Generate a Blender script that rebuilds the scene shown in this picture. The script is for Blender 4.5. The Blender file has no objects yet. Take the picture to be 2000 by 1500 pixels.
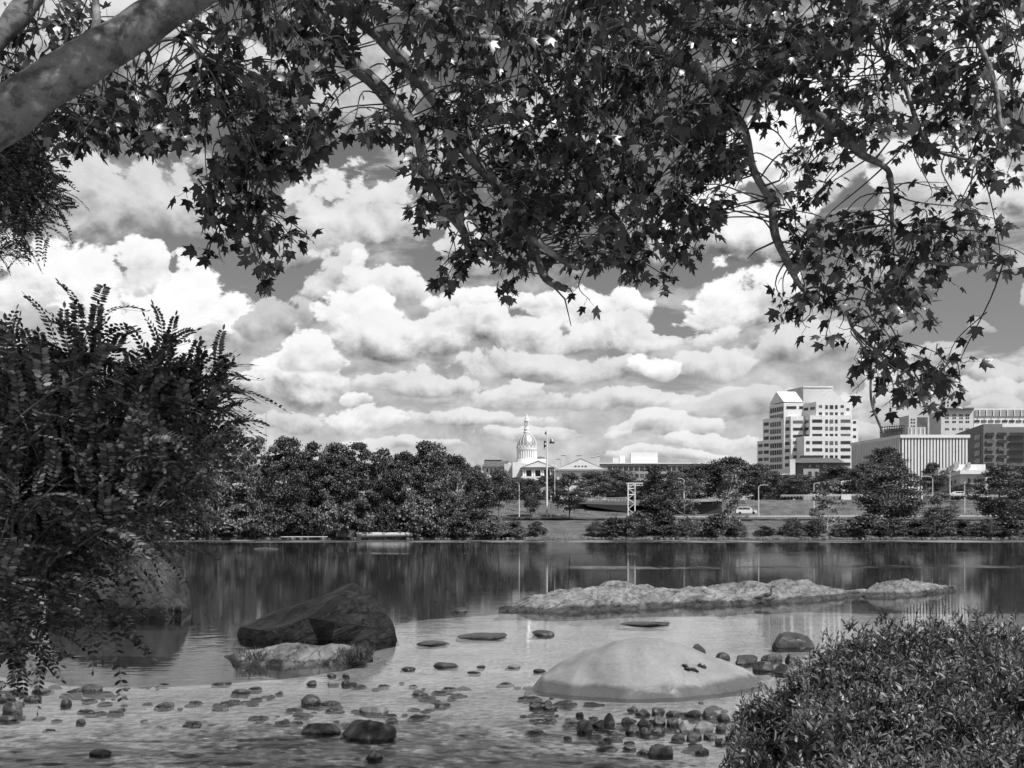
import bpy, math, random
import numpy as np
from mathutils import Vector, Matrix, noise
R = math.radians
random.seed(7); rng = np.random.default_rng(7)
sc = bpy.context.scene; COL = sc.collection
F, YH, H = 1900.0, 1036.0, 2.0          # focal length in photo pixels, horizon row, eye height over the river

def V(px, py, Y): return Vector(((px-1000)/F*Y, Y, H+(YH-py)/F*Y))
def gy(py, z=0.0): return F*(H-z)/(py-YH)
def lerp(a, b, t): return a+(b-a)*t

# ------------------------------------------------------------------ tagging
def tag(o, label=None, cat=None, group=None, kind=None):
    if label: o['label'] = label
    if cat: o['category'] = cat
    if group: o['group'] = group
    if kind: o['kind'] = kind
    return o
def empty(name, loc, label, cat, group=None, rz=0.0):
    o = bpy.data.objects.new(name, None); COL.objects.link(o)
    o.location = loc; o.rotation_euler.z = rz; o.empty_display_size = .2
    return tag(o, label, cat, group)
def link(name, me, mat, parent=None, smooth=False):
    o = bpy.data.objects.new(name, me); COL.objects.link(o)
    if mat is not None and not me.materials: me.materials.append(mat)
    if parent is not None: o.parent = parent
    if smooth: me.shade_smooth()
    return o
ORD = ['first','second','third','fourth','fifth','sixth','seventh','eighth','ninth','tenth','eleventh','twelfth','thirteenth','fourteenth','fifteenth','sixteenth','seventeenth','eighteenth','nineteenth','twentieth']
def copy_tree(o, parent=None):
    c = o.copy(); COL.objects.link(c)
    if parent is not None: c.parent = parent
    for ch in list(o.children): copy_tree(ch, c)
    return c

# ------------------------------------------------------------------ meshes
class MB:
    def __init__(s): s.v = []; s.f = []
    def add(s, vs, fs):
        n = len(s.v); s.v += [tuple(v) for v in vs]; s.f += [tuple(i+n for i in f) for f in fs]
    def box(s, c, d, rz=0.0):
        x, y, z = d[0]/2, d[1]/2, d[2]/2; m = Matrix.Rotation(rz, 3, 'Z'); c = Vector(c)
        vs = [m @ Vector((a*x, b*y, e*z))+c for e in (-1, 1) for b in (-1, 1) for a in (-1, 1)]
        s.add(vs, [(0,2,3,1),(4,5,7,6),(0,1,5,4),(2,6,7,3),(0,4,6,2),(1,3,7,5)])
    def hexa(s, b, t): # bottom & top loops of equal length, counter-clockwise seen from above
        n = len(b); vs = list(b)+list(t)
        s.add(vs, [tuple(reversed(range(n))), tuple(range(n, 2*n))]+[(i, (i+1) % n, n+(i+1) % n, n+i) for i in range(n)])
    def tube(s, pts, rad, n=8, cap=True):
        pts = [Vector(p) for p in pts]; base = len(s.v); u = None
        for i, p in enumerate(pts):
            t = (pts[min(i+1, len(pts)-1)]-pts[max(i-1, 0)])
            t = t.normalized() if t.length > 1e-9 else Vector((0, 0, 1))
            if u is None: u = t.orthogonal().normalized()
            else:
                u = u-t*u.dot(t); u = u.normalized() if u.length > 1e-6 else t.orthogonal().normalized()
            w = t.cross(u); r = rad[i] if hasattr(rad, '__len__') else rad
            for k in range(n):
                a = 2*math.pi*k/n; s.v.append(tuple(p+(u*math.cos(a)+w*math.sin(a))*r))
        for i in range(len(pts)-1):
            for k in range(n):
                a = base+i*n+k; b = base+i*n+(k+1) % n
                s.f.append((a, b, b+n, a+n))
        if cap:
            s.f.append(tuple(base+k for k in reversed(range(n))))
            s.f.append(tuple(base+(len(pts)-1)*n+k for k in range(n)))
    def lathe(s, c, prof, n=32):
        c = Vector(c); base = len(s.v)
        for r, z in prof:
            for k in range(n):
                a = 2*math.pi*k/n; s.v.append((c.x+r*math.cos(a), c.y+r*math.sin(a), c.z+z))
        for i in range(len(prof)-1):
            for k in range(n):
                a = base+i*n+k; b = base+i*n+(k+1) % n; s.f.append((a, b, b+n, a+n))
    def mesh(s, name):
        me = bpy.data.meshes.new(name); me.from_pydata(s.v, [], s.f); me.update(); return me
    def build(s, name, mat, parent=None, smooth=False):
        if parent is not None:      # geometry is given in world space; store it relative to the parent
            inv = (Matrix.Translation(parent.location) @ Matrix.Rotation(parent.rotation_euler.z, 4, 'Z')).inverted()
            s.v = [tuple(inv @ Vector(v)) for v in s.v]
        return link(name, s.mesh(name), mat, parent, smooth)

def np_mesh(name, V_, T_):
    me = bpy.data.meshes.new(name); V_ = np.asarray(V_, np.float32); T_ = np.asarray(T_, np.int32)
    me.vertices.add(len(V_)); me.vertices.foreach_set('co', V_.ravel())
    me.loops.add(T_.size); me.loops.foreach_set('vertex_index', T_.ravel())
    me.polygons.add(len(T_)); me.polygons.foreach_set('loop_start', np.arange(0, T_.size, T_.shape[1], dtype=np.int32))
    me.update(calc_edges=True); return me
def unit(a): return a/np.maximum(np.linalg.norm(a, axis=-1, keepdims=True), 1e-9)
def scatter(tv, tf, P, X, N, S):
    """copies of a template: P positions, X tip directions, N approximate normals, S sizes"""
    tv = np.asarray(tv, float); tf = np.asarray(tf, int); X = unit(X); Yv = unit(np.cross(N, X)); Z = np.cross(X, Yv)
    M = np.stack([X, Yv, Z], axis=1)
    out = P[:, None, :]+np.einsum('tk,nkj->ntj', tv, M)*S[:, None, None]
    fs = tf[None]+(np.arange(len(P))*len(tv))[:, None, None]
    return out.reshape(-1, 3), fs.reshape(-1, tf.shape[1])
def catmull(pts, sub=5):
    P = [pts[0]]+list(pts)+[pts[-1]]; out = []
    for i in range(1, len(P)-2):
        for k in range(sub):
            t = k/sub; a, b, c, d = P[i-1], P[i], P[i+1], P[i+2]
            out.append((2*b+(c-a)*t+(2*a-5*b+4*c-d)*t*t+(3*b-a-3*c+d)*t**3)*.5)
    out.append(P[-2]); return out

# ------------------------------------------------------------------ materials
def new_mat(name):
    m = bpy.data.materials.new(name); m.use_nodes = True; nt = m.node_tree
    return m, nt, nt.nodes['Principled BSDF']
def nd(nt, t, **kw):
    n = nt.nodes.new(t)
    for k, v in kw.items():
        if k[0] == 'i' and k[1:].isdigit(): n.inputs[int(k[1:])].default_value = v
        else: setattr(n, k, v)
    return n
def L(nt, a, b): nt.links.new(a, b)
def g(v): return (v, v, v, 1)
def math_(nt, op, a, b=None, c=None, clamp=False):
    n = nt.nodes.new('ShaderNodeMath'); n.operation = op; n.use_clamp = clamp
    for i, v in enumerate((a, b, c)):
        if v is None: continue
        if isinstance(v, (int, float)): n.inputs[i].default_value = v
        else: nt.links.new(v, n.inputs[i])
    return n.outputs[0]
def mrange(nt, v, a, b, c=0.0, d=1.0, smooth=True):
    n = nt.nodes.new('ShaderNodeMapRange'); n.interpolation_type = 'SMOOTHSTEP' if smooth else 'LINEAR'
    nt.links.new(v, n.inputs[0])
    for i, x in enumerate((a, b, c, d)): n.inputs[i+1].default_value = x
    return n.outputs[0]
def ramp(nt, fac, stops):
    n = nt.nodes.new('ShaderNodeValToRGB'); e = n.color_ramp.elements
    e[0].position, e[0].color = stops[0][0], g(stops[0][1]); e[1].position, e[1].color = stops[-1][0], g(stops[-1][1])
    for p, v in stops[1:-1]: e.new(p).color = g(v)
    nt.links.new(fac, n.inputs[0]); return n.outputs[0]
def noise_(nt, vec, scale, detail=6, rough=.55, dist=0.0, kind='FBM'):
    n = nt.nodes.new('ShaderNodeTexNoise'); n.noise_type = kind
    n.inputs['Scale'].default_value = scale; n.inputs['Detail'].default_value = detail
    n.inputs['Roughness'].default_value = rough; n.inputs['Distortion'].default_value = dist
    if vec is not None: nt.links.new(vec, n.inputs['Vector'])
    return n.outputs[0]
def mapping(nt, vec, scale=(1, 1, 1), rot=(0, 0, 0)):
    n = nt.nodes.new('ShaderNodeMapping'); n.inputs['Scale'].default_value = scale; n.inputs['Rotation'].default_value = rot
    nt.links.new(vec, n.inputs[0]); return n.outputs[0]
def pos(nt): return nt.nodes.new('ShaderNodeNewGeometry').outputs['Position']
def objco(nt): return nt.nodes.new('ShaderNodeTexCoord').outputs['Object']

def mat_plain(name, c, rough=.7, var=.12, scale=.5, metal=0.0, spec=.5):
    m, nt, b = new_mat(name); p = pos(nt)
    n = noise_(nt, p, scale, 8, .65)
    L(nt, ramp(nt, n, [(.3, c*(1-var)), (.7, c*(1+var))]), b.inputs['Base Color'])
    b.inputs['Roughness'].default_value = rough; b.inputs['Metallic'].default_value = metal
    b.inputs['Specular IOR Level'].default_value = spec
    return m
def mat_leaf(name, lo, hi, rough=.5, trans=.25, spec=.4, stops=None):
    m, nt, b = new_mat(name)
    ri = nt.nodes.new('ShaderNodeNewGeometry').outputs['Random Per Island']
    c = ramp(nt, ri, stops or [(0, lo), (.75, lerp(lo, hi, .45)), (1, hi)])
    L(nt, c, b.inputs['Base Color']); b.inputs['Roughness'].default_value = rough
    b.inputs['Specular IOR Level'].default_value = spec
    t = nt.nodes.new('ShaderNodeBsdfTranslucent'); L(nt, c, t.inputs[0])
    mx = nt.nodes.new('ShaderNodeMixShader'); mx.inputs[0].default_value = trans
    L(nt, b.outputs[0], mx.inputs[1]); L(nt, t.outputs[0], mx.inputs[2])
    L(nt, mx.outputs[0], nt.nodes['Material Output'].inputs[0]); return m
def mat_rock(name, lo, hi, scale=1.5, wet=.12, wetc=.35, bump=.6, rough=.75, spec=.4, strata=0.0, fine=14.0):
    m, nt, b = new_mat(name); p = pos(nt)
    pp = mapping(nt, mapping(nt, p, (1, 1, 1), (R(15)*strata, R(24), 0)), (1, 1, 1+strata*6)) if strata else p
    n1 = noise_(nt, pp, scale, 10, .62, .4); n2 = noise_(nt, p, fine, 8, .7)
    v = nd(nt, 'ShaderNodeTexVoronoi', feature='DISTANCE_TO_EDGE'); v.inputs['Scale'].default_value = scale*1.3 if bump > .3 else .5
    wv = nt.nodes.new('ShaderNodeVectorMath'); wv.operation = 'MULTIPLY_ADD'
    nn = nt.nodes.new('ShaderNodeTexNoise'); nn.inputs['Scale'].default_value = scale*2; nn.inputs['Detail'].default_value = 5; L(nt, pp, nn.inputs['Vector'])
    L(nt, nn.outputs['Color'], wv.inputs[0]); wv.inputs[1].default_value = (.5, .5, .5); L(nt, pp, wv.inputs[2]); L(nt, wv.outputs[0], v.inputs['Vector'])
    crack = mrange(nt, v.outputs[0], 0.0, .03 if bump > .3 else .003)
    mixv = math_(nt, 'ADD', math_(nt, 'MULTIPLY', n1, .65), math_(nt, 'MULTIPLY', n2, .35))
    c = ramp(nt, mixv, [(.36, lo), (.5, (lo+hi)/2), (.64, hi)])
    crk = math_(nt, 'MULTIPLY_ADD', crack, .45 if bump > .3 else .25, .55 if bump > .3 else .75)
    z = nt.nodes.new('ShaderNodeSeparateXYZ'); L(nt, p, z.inputs[0])
    zz = math_(nt, 'ADD', z.outputs[2], math_(nt, 'MULTIPLY', math_(nt, 'SUBTRACT', n1, .5), wet*1.2))
    w = mrange(nt, zz, wet*.55, wet, wetc, 1.0)
    vm = nt.nodes.new('ShaderNodeVectorMath'); vm.operation = 'SCALE'; L(nt, c, vm.inputs[0])
    L(nt, math_(nt, 'MULTIPLY', crk, w), vm.inputs['Scale']); L(nt, vm.outputs[0], b.inputs['Base Color'])
    L(nt, mrange(nt, zz, wet*.55, wet, .25, rough), b.inputs['Roughness'])
    b.inputs['Specular IOR Level'].default_value = spec
    bp = nt.nodes.new('ShaderNodeBump'); bp.inputs['Distance'].default_value = .06; bp.inputs['Strength'].default_value = bump
    hsum = math_(nt, 'ADD', math_(nt, 'ADD', n1, math_(nt, 'MULTIPLY', n2, .35)), math_(nt, 'MULTIPLY', crack, .35 if bump > .3 else .0))
    L(nt, hsum, bp.inputs['Height']); L(nt, bp.outputs[0], b.inputs['Normal'])
    return m

M = {}
M['leaf'] = mat_leaf('sycamore_leaf', .015, .12, .32, .28, .65, [(0, .012), (.7, .038), (.9, .075), (1, .22)])
M['locust'] = mat_leaf('locust_leaflet', .015, .26, .55, .15, .3)
M['willow'] = mat_leaf('willow_leaf', .02, .30, .42, .18, .5)
M['treeA'] = mat_leaf('dark_broadleaf', .03, .20, .6, .15, .3)
M['treeB'] = mat_leaf('mid_broadleaf', .045, .29, .6, .15, .3)
M['treeC'] = mat_leaf('pale_broadleaf', .06, .42, .6, .15, .3)
M['grassblade'] = mat_leaf('river_grass', .05, .22, .6, .2)

def mat_bark():
    m, nt, b = new_mat('mottled_bark'); p = pos(nt)
    n = noise_(nt, mapping(nt, p, (1, 1, 1.3)), 8, 7, .6, .25); n2 = noise_(nt, p, 60, 6, .6)
    n = math_(nt, 'ADD', math_(nt, 'MULTIPLY', n, .8), math_(nt, 'MULTIPLY', n2, .2))
    c = ramp(nt, n, [(.34, .05), (.45, .09), (.50, .16), (.58, .19), (.66, .34)])
    L(nt, c, b.inputs['Base Color']); b.inputs['Roughness'].default_value = .75
    bp = nt.nodes.new('ShaderNodeBump'); bp.inputs['Distance'].default_value = .01; bp.inputs['Strength'].default_value = .5
    L(nt, math_(nt, 'ADD', n, math_(nt, 'MULTIPLY', n2, .4)), bp.inputs['Height']); L(nt, bp.outputs[0], b.inputs['Normal'])
    return m
M['bark'] = mat_bark()
M['twig'] = mat_plain('dark_twig', .045, .8, .4, 20)
M['trunk'] = mat_plain('grey_trunk', .16, .8, .3, 2)
M['paletrunk'] = mat_plain('pale_trunk', .45, .8, .25, 2)
M['white'] = mat_plain('white_stone', .78, .7, .06, .15)
M['cream'] = mat_plain('pale_stone', .60, .7, .08, .2)
M['midgrey'] = mat_plain('grey_concrete', .34, .8, .12, .3)
M['brick'] = mat_plain('grey_brick', .17, .8, .12, .4)
M['darkroof'] = mat_plain('slate_roof', .12, .6, .15, .6)
M['roofgrey'] = mat_plain('grey_roof', .28, .6, .12, .6)
M['glass'] = mat_plain('window_glass', .045, .15, .3, .3)
M['glass2'] = mat_plain('blind_glass', .13, .25, .4, .35)
M['dome'] = mat_plain('gilded_dome', .62, .33, .06, .5, .75)
M['pole'] = mat_plain('white_paint', .8, .45, .05, 1)
M['steel'] = mat_plain('galvanised_steel', .55, .45, .1, 1, .3)
M['dark'] = mat_plain('dark_metal_and_shade', .04, .5, .2, 2)
M['car'] = mat_plain('white_car_paint', .82, .25, .03, 1)
M['tyre'] = mat_plain('black_rubber', .02, .8, .2, 5)
M['asphalt'] = mat_plain('asphalt', .09, .9, .2, .6)
M['kerbwall'] = mat_plain('bank_concrete', .22, .85, .15, .5)
M['driftwood'] = mat_plain('driftwood', .48, .8, .25, 3)
M['stick'] = mat_plain('wet_stick', .035, .6, .3, 30)
M['feather'] = mat_plain('dark_feathers', .04, .6, .4, 40)
M['boulder'] = mat_rock('smooth_granite', .19, .32, 1.6, .15, .45, .22, .8, .2, 0, 22)
M['shelf'] = mat_rock('cracked_ledge', .07, .34, 1.6, .16, .30, 1.0, .85, .2, .25, 10)
M['black'] = mat_rock('dark_slab_rock', .002, .022, 1.6, .12, .5, 1.0, .48, .3, .5, 12)
M['brown'] = mat_rock('dark_mottled_rock', .03, .11, 1.2, .25, .4, .7, .7, .3, .4, 9)  # plain dark mottled stone
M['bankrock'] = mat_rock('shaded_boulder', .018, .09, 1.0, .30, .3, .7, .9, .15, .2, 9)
M['cobble'] = mat_rock('wet_cobble', .018, .085, 6, .022, .4, .35, .4, .5, 0, 45)
M['palecobble'] = mat_rock('pale_cobble', .10, .26, 5, .02, .5, .35, .5, .4, 0, 45)
M['riprap'] = mat_rock('riprap_stone', .06, .32, 1.2, .1, .6, .6, .8, .3, 0, 6)

def mat_grass():
    m, nt, b = new_mat('bank_grass'); p = pos(nt)
    n = noise_(nt, p, .25, 6, .6); n2 = noise_(nt, p, 2.5, 8, .7)
    v = math_(nt, 'ADD', math_(nt, 'MULTIPLY', n, .55), math_(nt, 'MULTIPLY', n2, .45))
    L(nt, ramp(nt, v, [(.36, .07), (.5, .15), (.64, .26)]), b.inputs['Base Color']); b.inputs['Roughness'].default_value = .95
    b.inputs['Specular IOR Level'].default_value = .1
    bp = nt.nodes.new('ShaderNodeBump'); bp.inputs['Distance'].default_value = .6; L(nt, n2, bp.inputs['Height']); L(nt, bp.outputs[0], b.inputs['Normal'])
    return m
M['grass'] = mat_grass()
def mat_bed():
    m, nt, b = new_mat('river_sand'); p = pos(nt)
    n = noise_(nt, p, 1.1, 8, .62); n2 = noise_(nt, p, 9, 8, .7)
    vo = nd(nt, 'ShaderNodeTexVoronoi'); vo.inputs['Scale'].default_value = 9; L(nt, p, vo.inputs['Vector'])
    v = math_(nt, 'ADD', math_(nt, 'MULTIPLY', n, .5), math_(nt, 'MULTIPLY', n2, .5))
    c = ramp(nt, v, [(.34, .24), (.5, .46), (.66, .64)])
    s = nt.nodes.new('ShaderNodeSeparateXYZ'); L(nt, p, s.inputs[0])
    deep = mrange(nt, s.outputs[2], -1.3, -.35, .08, 1.0)      # darker mud in the deep channel, with light lost in water painted in
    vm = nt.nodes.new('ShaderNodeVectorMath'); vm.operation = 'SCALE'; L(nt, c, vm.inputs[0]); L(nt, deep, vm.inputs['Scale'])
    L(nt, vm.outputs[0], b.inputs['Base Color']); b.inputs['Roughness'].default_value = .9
    bp = nt.nodes.new('ShaderNodeBump'); bp.inputs['Distance'].default_value = .05; L(nt, math_(nt, 'ADD', n2, vo.outputs['Distance']), bp.inputs['Height']); L(nt, bp.outputs[0], b.inputs['Normal'])
    return m
M['bed'] = mat_bed()
def mat_water():
    m, nt, b = new_mat('river_water'); nt.nodes.remove(b); p = pos(nt)
    s = nt.nodes.new('ShaderNodeSeparateXYZ'); L(nt, p, s.inputs[0]); X, Y = s.outputs[0], s.outputs[1]
    big = noise_(nt, mapping(nt, p, (.06, .25, 1)), 1.0, 4, .6)           # patches of breeze
    bigs = math_(nt, 'SUBTRACT', big, .5)
    # riffle over the shallow stones, close by
    yy = math_(nt, 'ADD', math_(nt, 'ADD', Y, math_(nt, 'MULTIPLY', X, -.12)), math_(nt, 'MULTIPLY', bigs, 3.5))
    rif = math_(nt, 'MULTIPLY', mrange(nt, yy, 6, 8), mrange(nt, yy, 11.3, 13.2, 1, 0))
    rif = math_(nt, 'MULTIPLY', rif, mrange(nt, X, 1.2, 3.0, 1.0, .35))
    def band(y0, y1, soft, x0=None, wob=3.0):
        t = math_(nt, 'ADD', Y, math_(nt, 'MULTIPLY', bigs, wob))
        r = math_(nt, 'MULTIPLY', mrange(nt, t, y0-soft, y0), mrange(nt, t, y1, y1+soft, 1, 0))
        if x0 is not None: r = math_(nt, 'MULTIPLY', r, mrange(nt, X, x0, x0+4))
        return r
    b1 = band(52.0, 54.5, 1.2, 1.0, 12); b2 = band(166, 198, 8, None, 70); b3 = band(33, 34.5, .8, None, 8); b4 = band(84, 87, 3, None, 40)
    brk = mrange(nt, noise_(nt, mapping(nt, p, (.11, .02, 1)), 1.0, 5, .7), .42, .62); b1 = math_(nt, 'MULTIPLY', b1, brk); b2 = math_(nt, 'MULTIPLY', b2, math_(nt, 'MULTIPLY_ADD', brk, .7, .3))
    st = math_(nt, 'MULTIPLY_ADD', bigs, .0016, .0008)
    near = mrange(nt, Y, 24, 38, 1, 0)
    amp = math_(nt, 'ADD', math_(nt, 'MULTIPLY', near, .0004), math_(nt, 'MAXIMUM', st, .0004))
    n1 = noise_(nt, mapping(nt, p, (2.2, 9, 1), (0, 0, R(4))), 1.0, 2, .5)      # small wavelets, crests across the view
    n3 = noise_(nt, mapping(nt, p, (.7, 2.4, 1), (0, 0, R(-6))), 1.0, 2, .5)
    n2 = noise_(nt, mapping(nt, p, (4, 11, 1), (0, 0, R(8))), 1.0, 5, .65, .6)
    h = math_(nt, 'MULTIPLY', math_(nt, 'ADD', n1, math_(nt, 'MULTIPLY', n3, 1.6)), amp)
    h = math_(nt, 'ADD', h, math_(nt, 'MULTIPLY', n2, math_(nt, 'MULTIPLY', rif, .012)))
    h = math_(nt, 'ADD', h, math_(nt, 'MULTIPLY', n1, math_(nt, 'MULTIPLY', math_(nt, 'ADD', b1, math_(nt, 'ADD', math_(nt, 'MULTIPLY', b2, 1.0), math_(nt, 'MULTIPLY', b4, .3))), .012)))
    bp = nt.nodes.new('ShaderNodeBump'); bp.inputs['Distance'].default_value = 1.0; bp.inputs['Strength'].default_value = 1.0
    L(nt, h, bp.inputs['Height'])
    fr = nt.nodes.new('ShaderNodeFresnel'); fr.inputs[0].default_value = 1.4; L(nt, bp.outputs[0], fr.inputs[1])
    gl = nt.nodes.new('ShaderNodeBsdfGlossy'); L(nt, math_(nt, 'ADD', .02, math_(nt, 'ADD', math_(nt, 'MULTIPLY', b2, .38), math_(nt, 'MULTIPLY', b1, .2))), gl.inputs['Roughness']); L(nt, bp.outputs[0], gl.inputs['Normal'])
    tr = nt.nodes.new('ShaderNodeBsdfTransparent'); tr.inputs[0].default_value = g(.84)
    mx = nt.nodes.new('ShaderNodeMixShader'); L(nt, fr.outputs[0], mx.inputs[0]); L(nt, tr.outputs[0], mx.inputs[1]); L(nt, gl.outputs[0], mx.inputs[2])
    L(nt, mx.outputs[0], nt.nodes['Material Output'].inputs[0]); return m
M['water'] = mat_water()

# ------------------------------------------------------------------ camera, sun, sky
cam = bpy.data.cameras.new('camera'); co = bpy.data.objects.new('camera', cam); COL.objects.link(co)
co.location = (0, 0, H); co.rotation_euler = (R(90), 0, 0)
cam.sensor_width = 36; cam.lens = F/2000*36; cam.shift_y = (YH-750)/2000; cam.clip_end = 9000; cam.clip_start = .1
sc.camera = co
SUN_EL, SUN_AZ = 55, 134       # azimuth clockwise from straight ahead (+Y): behind the camera, to the right
sv = Vector((math.sin(R(SUN_AZ))*math.cos(R(SUN_EL)), math.cos(R(SUN_AZ))*math.cos(R(SUN_EL)), math.sin(R(SUN_EL))))
sl = bpy.data.lights.new('sun', 'SUN'); sl.energy = 4.8; sl.angle = R(.5); sl.color = (1, 1, 1)
so = bpy.data.objects.new('sun', sl); COL.objects.link(so); so.rotation_euler = (-sv).to_track_quat('-Z', 'Y').to_euler(); so.location = (20, -20, 40)
sc.view_settings.view_transform = 'Standard'; sc.view_settings.look = 'None'; sc.view_settings.gamma = 1; sc.view_settings.exposure = 0
try: sc.view_settings.use_curve_mapping = False
except Exception: pass
sc.cycles.max_bounces = 5; sc.cycles.transparent_max_bounces = 8; sc.cycles.diffuse_bounces = 2; sc.cycles.glossy_bounces = 2; sc.cycles.transmission_bounces = 2
sc.cycles.sample_clamp_indirect = 4; sc.cycles.use_denoising = True; sc.cycles.use_adaptive_sampling = True; sc.cycles.adaptive_threshold = .03; sc.cycles.adaptive_min_samples = 12; sc.cycles.caustics_reflective = False

def puff_group():
    nt = bpy.data.node_groups.new('cloud_puff', 'ShaderNodeTree'); it = nt.interface
    for n, t in (('In', 'NodeSocketFloat'), ('P', 'NodeSocketVector'), ('C', 'NodeSocketVector'), ('Ri', 'NodeSocketVector'), ('Top', 'NodeSocketFloat'), ('Bot', 'NodeSocketFloat'), ('Rel', 'NodeSocketFloat'), ('Bil', 'NodeSocketFloat')):
        it.new_socket(n, in_out='INPUT', socket_type=t)
    it.new_socket('Out', in_out='OUTPUT', socket_type='NodeSocketFloat')
    gi = nt.nodes.new('NodeGroupInput').outputs; go = nt.nodes.new('NodeGroupOutput')
    def vm(op, a, b):
        n = nt.nodes.new('ShaderNodeVectorMath'); n.operation = op; L(nt, a, n.inputs[0]); L(nt, b, n.inputs[1]); return n
    q = vm('MULTIPLY', vm('SUBTRACT', gi['P'], gi['C']).outputs[0], gi['Ri']).outputs[0]
    s = nt.nodes.new('ShaderNodeSeparateXYZ'); L(nt, q, s.inputs[0])
    yb = math_(nt, 'MAXIMUM', s.outputs[1], math_(nt, 'MULTIPLY', s.outputs[1], 2.0)) # placeholder keeps upper half
    neg = math_(nt, 'MINIMUM', s.outputs[1], 0.0); po = math_(nt, 'MAXIMUM', s.outputs[1], 0.0)
    y2 = math_(nt, 'MULTIPLY_ADD', neg, 1.75, po)
    r2 = math_(nt, 'SQRT', math_(nt, 'ADD', math_(nt, 'MULTIPLY', s.outputs[0], s.outputs[0]), math_(nt, 'MULTIPLY', y2, y2)))
    d = math_(nt, 'SUBTRACT', math_(nt, 'MULTIPLY_ADD', gi['Bil'], .95, 1.0), r2)
    mask = mrange(nt, math_(nt, 'DIVIDE', d, math_(nt, 'MULTIPLY_ADD', neg, -.7, .10)), 0.0, 1.0)
    # thickness-driven shade: bright sunlit tops, grey undersides
    t = math_(nt, 'MULTIPLY_ADD', s.outputs[1], .8, .46)
    t = math_(nt, 'ADD', t, math_(nt, 'MULTIPLY', gi['Rel'], .75))
    t = math_(nt, 'ADD', t, math_(nt, 'MULTIPLY', gi['Bil'], -.25))
    ts = mrange(nt, t, 0.0, .85)
    col = math_(nt, 'MULTIPLY_ADD', ts, math_(nt, 'SUBTRACT', gi['Top'], gi['Bot']), gi['Bot'])
    col = math_(nt, 'ADD', col, math_(nt, 'MULTIPLY', gi['Rel'], .2))
    mixn = nt.nodes.new('ShaderNodeMix'); L(nt, mask, mixn.inputs[0]); L(nt, gi['In'], mixn.inputs[2]); L(nt, col, mixn.inputs[3])
    L(nt, mixn.outputs[0], go.inputs[0]); return nt

CLOUDS = [ # px, py, rx, ry, top, bottom: linear brightness; far and dim first
 (250,70,330,130,.75,.35),(720,170,170,110,.60,.30),(640,60,120,70,.55,.3),(1010,260,200,90,.65,.3),(1230,60,110,60,.6,.32),(1850,120,260,150,.85,.45),(1590,250,190,130,1.0,.7),(1840,370,210,120,.85,.42),(1450,420,170,125,.92,.20),
 (250,370,240,130,.72,.36),(110,330,120,110,.7,.4),(700,400,165,115,.80,.33),(560,460,90,60,.55,.3),(900,470,90,60,.75,.4),
 (90,560,190,120,.98,.45),(280,540,70,60,.95,.6),(400,590,130,105,.98,.55),(270,640,210,110,.98,.60),(40,650,150,70,.55,.22),
 (660,520,105,75,.78,.35),(540,610,75,65,.62,.30),(760,540,120,60,.9,.5),
 (1420,580,160,75,1.0,.55),(1150,590,170,65,.95,.5),(960,570,150,60,.95,.5),(720,610,120,75,.97,.55),(840,650,250,70,.90,.20),(1250,640,210,50,.85,.40),(1060,655,180,55,.9,.36),
 (1560,680,170,55,.72,.36),(1390,700,120,45,.8,.45),(1100,715,280,45,.78,.28),(1280,712,65,45,1.0,.55),
 (570,730,130,100,.97,.20),(610,690,70,60,.95,.6),(820,750,190,42,.80,.34),(1230,775,280,38,.78,.38),(980,770,120,38,.82,.42),(1480,790,200,35,.7,.4),(720,820,90,45,.92,.45),(690,790,40,30,.95,.6),
 (920,815,210,30,.80,.40),(1290,830,170,38,.85,.45),(1060,850,200,26,.82,.42),(1400,860,120,26,.85,.5),(540,830,90,30,.75,.45),(800,870,160,20,.8,.45),(1280,890,160,16,.85,.55),
 (1912,625,36,24,.50,.30),(1830,690,60,34,.62,.36),(1770,650,40,20,.45,.3),(1965,715,60,36,.68,.4),(1900,770,130,45,.75,.42),(1995,565,26,32,.6,.35),(1700,770,90,45,.8,.45),(1640,850,140,30,.7,.45),(1960,800,90,28,.7,.45)]
w = bpy.data.worlds.new('World'); sc.world = w; w.use_nodes = True; nt = w.node_tree
bg = nt.nodes['Background']
w.cycles.sampling_method = 'NONE'
sky = nt.nodes.new('ShaderNodeTexSky'); sky.sky_type = 'NISHITA'; sky.sun_disc = False
sky.sun_elevation = R(SUN_EL); sky.sun_rotation = R(SUN_AZ); sky.dust_density = 1.5
sp = nt.nodes.new('ShaderNodeSeparateColor'); L(nt, sky.outputs[0], sp.inputs[0])
# black-and-white film behind an orange filter: mostly the red channel
base = math_(nt, 'ADD', math_(nt, 'MULTIPLY', sp.outputs[0], .085), math_(nt, 'MULTIPLY', sp.outputs[1], .02))
tc = nt.nodes.new('ShaderNodeTexCoord').outputs['Generated']
s = nt.nodes.new('ShaderNodeSeparateXYZ'); L(nt, tc, s.inputs[0])
az = math_(nt, 'ARCTAN2', s.outputs[0], s.outputs[1]); el = math_(nt, 'ARCSINE', s.outputs[2])
cb = nt.nodes.new('ShaderNodeCombineXYZ'); L(nt, az, cb.inputs[0]); L(nt, el, cb.inputs[1]); P0 = cb.outputs[0]
comp = math_(nt, 'ADD', el, .10)
ampl = math_(nt, 'MULTIPLY', math_(nt, 'MINIMUM', math_(nt, 'MAXIMUM', comp, .08), .4), .24)
wn = nt.nodes.new('ShaderNodeTexNoise'); wn.inputs['Scale'].default_value = 9; wn.inputs['Detail'].default_value = 3; wn.inputs['Roughness'].default_value = .5
L(nt, mapping(nt, P0, (1, 1.3, 1)), wn.inputs['Vector'])
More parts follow.
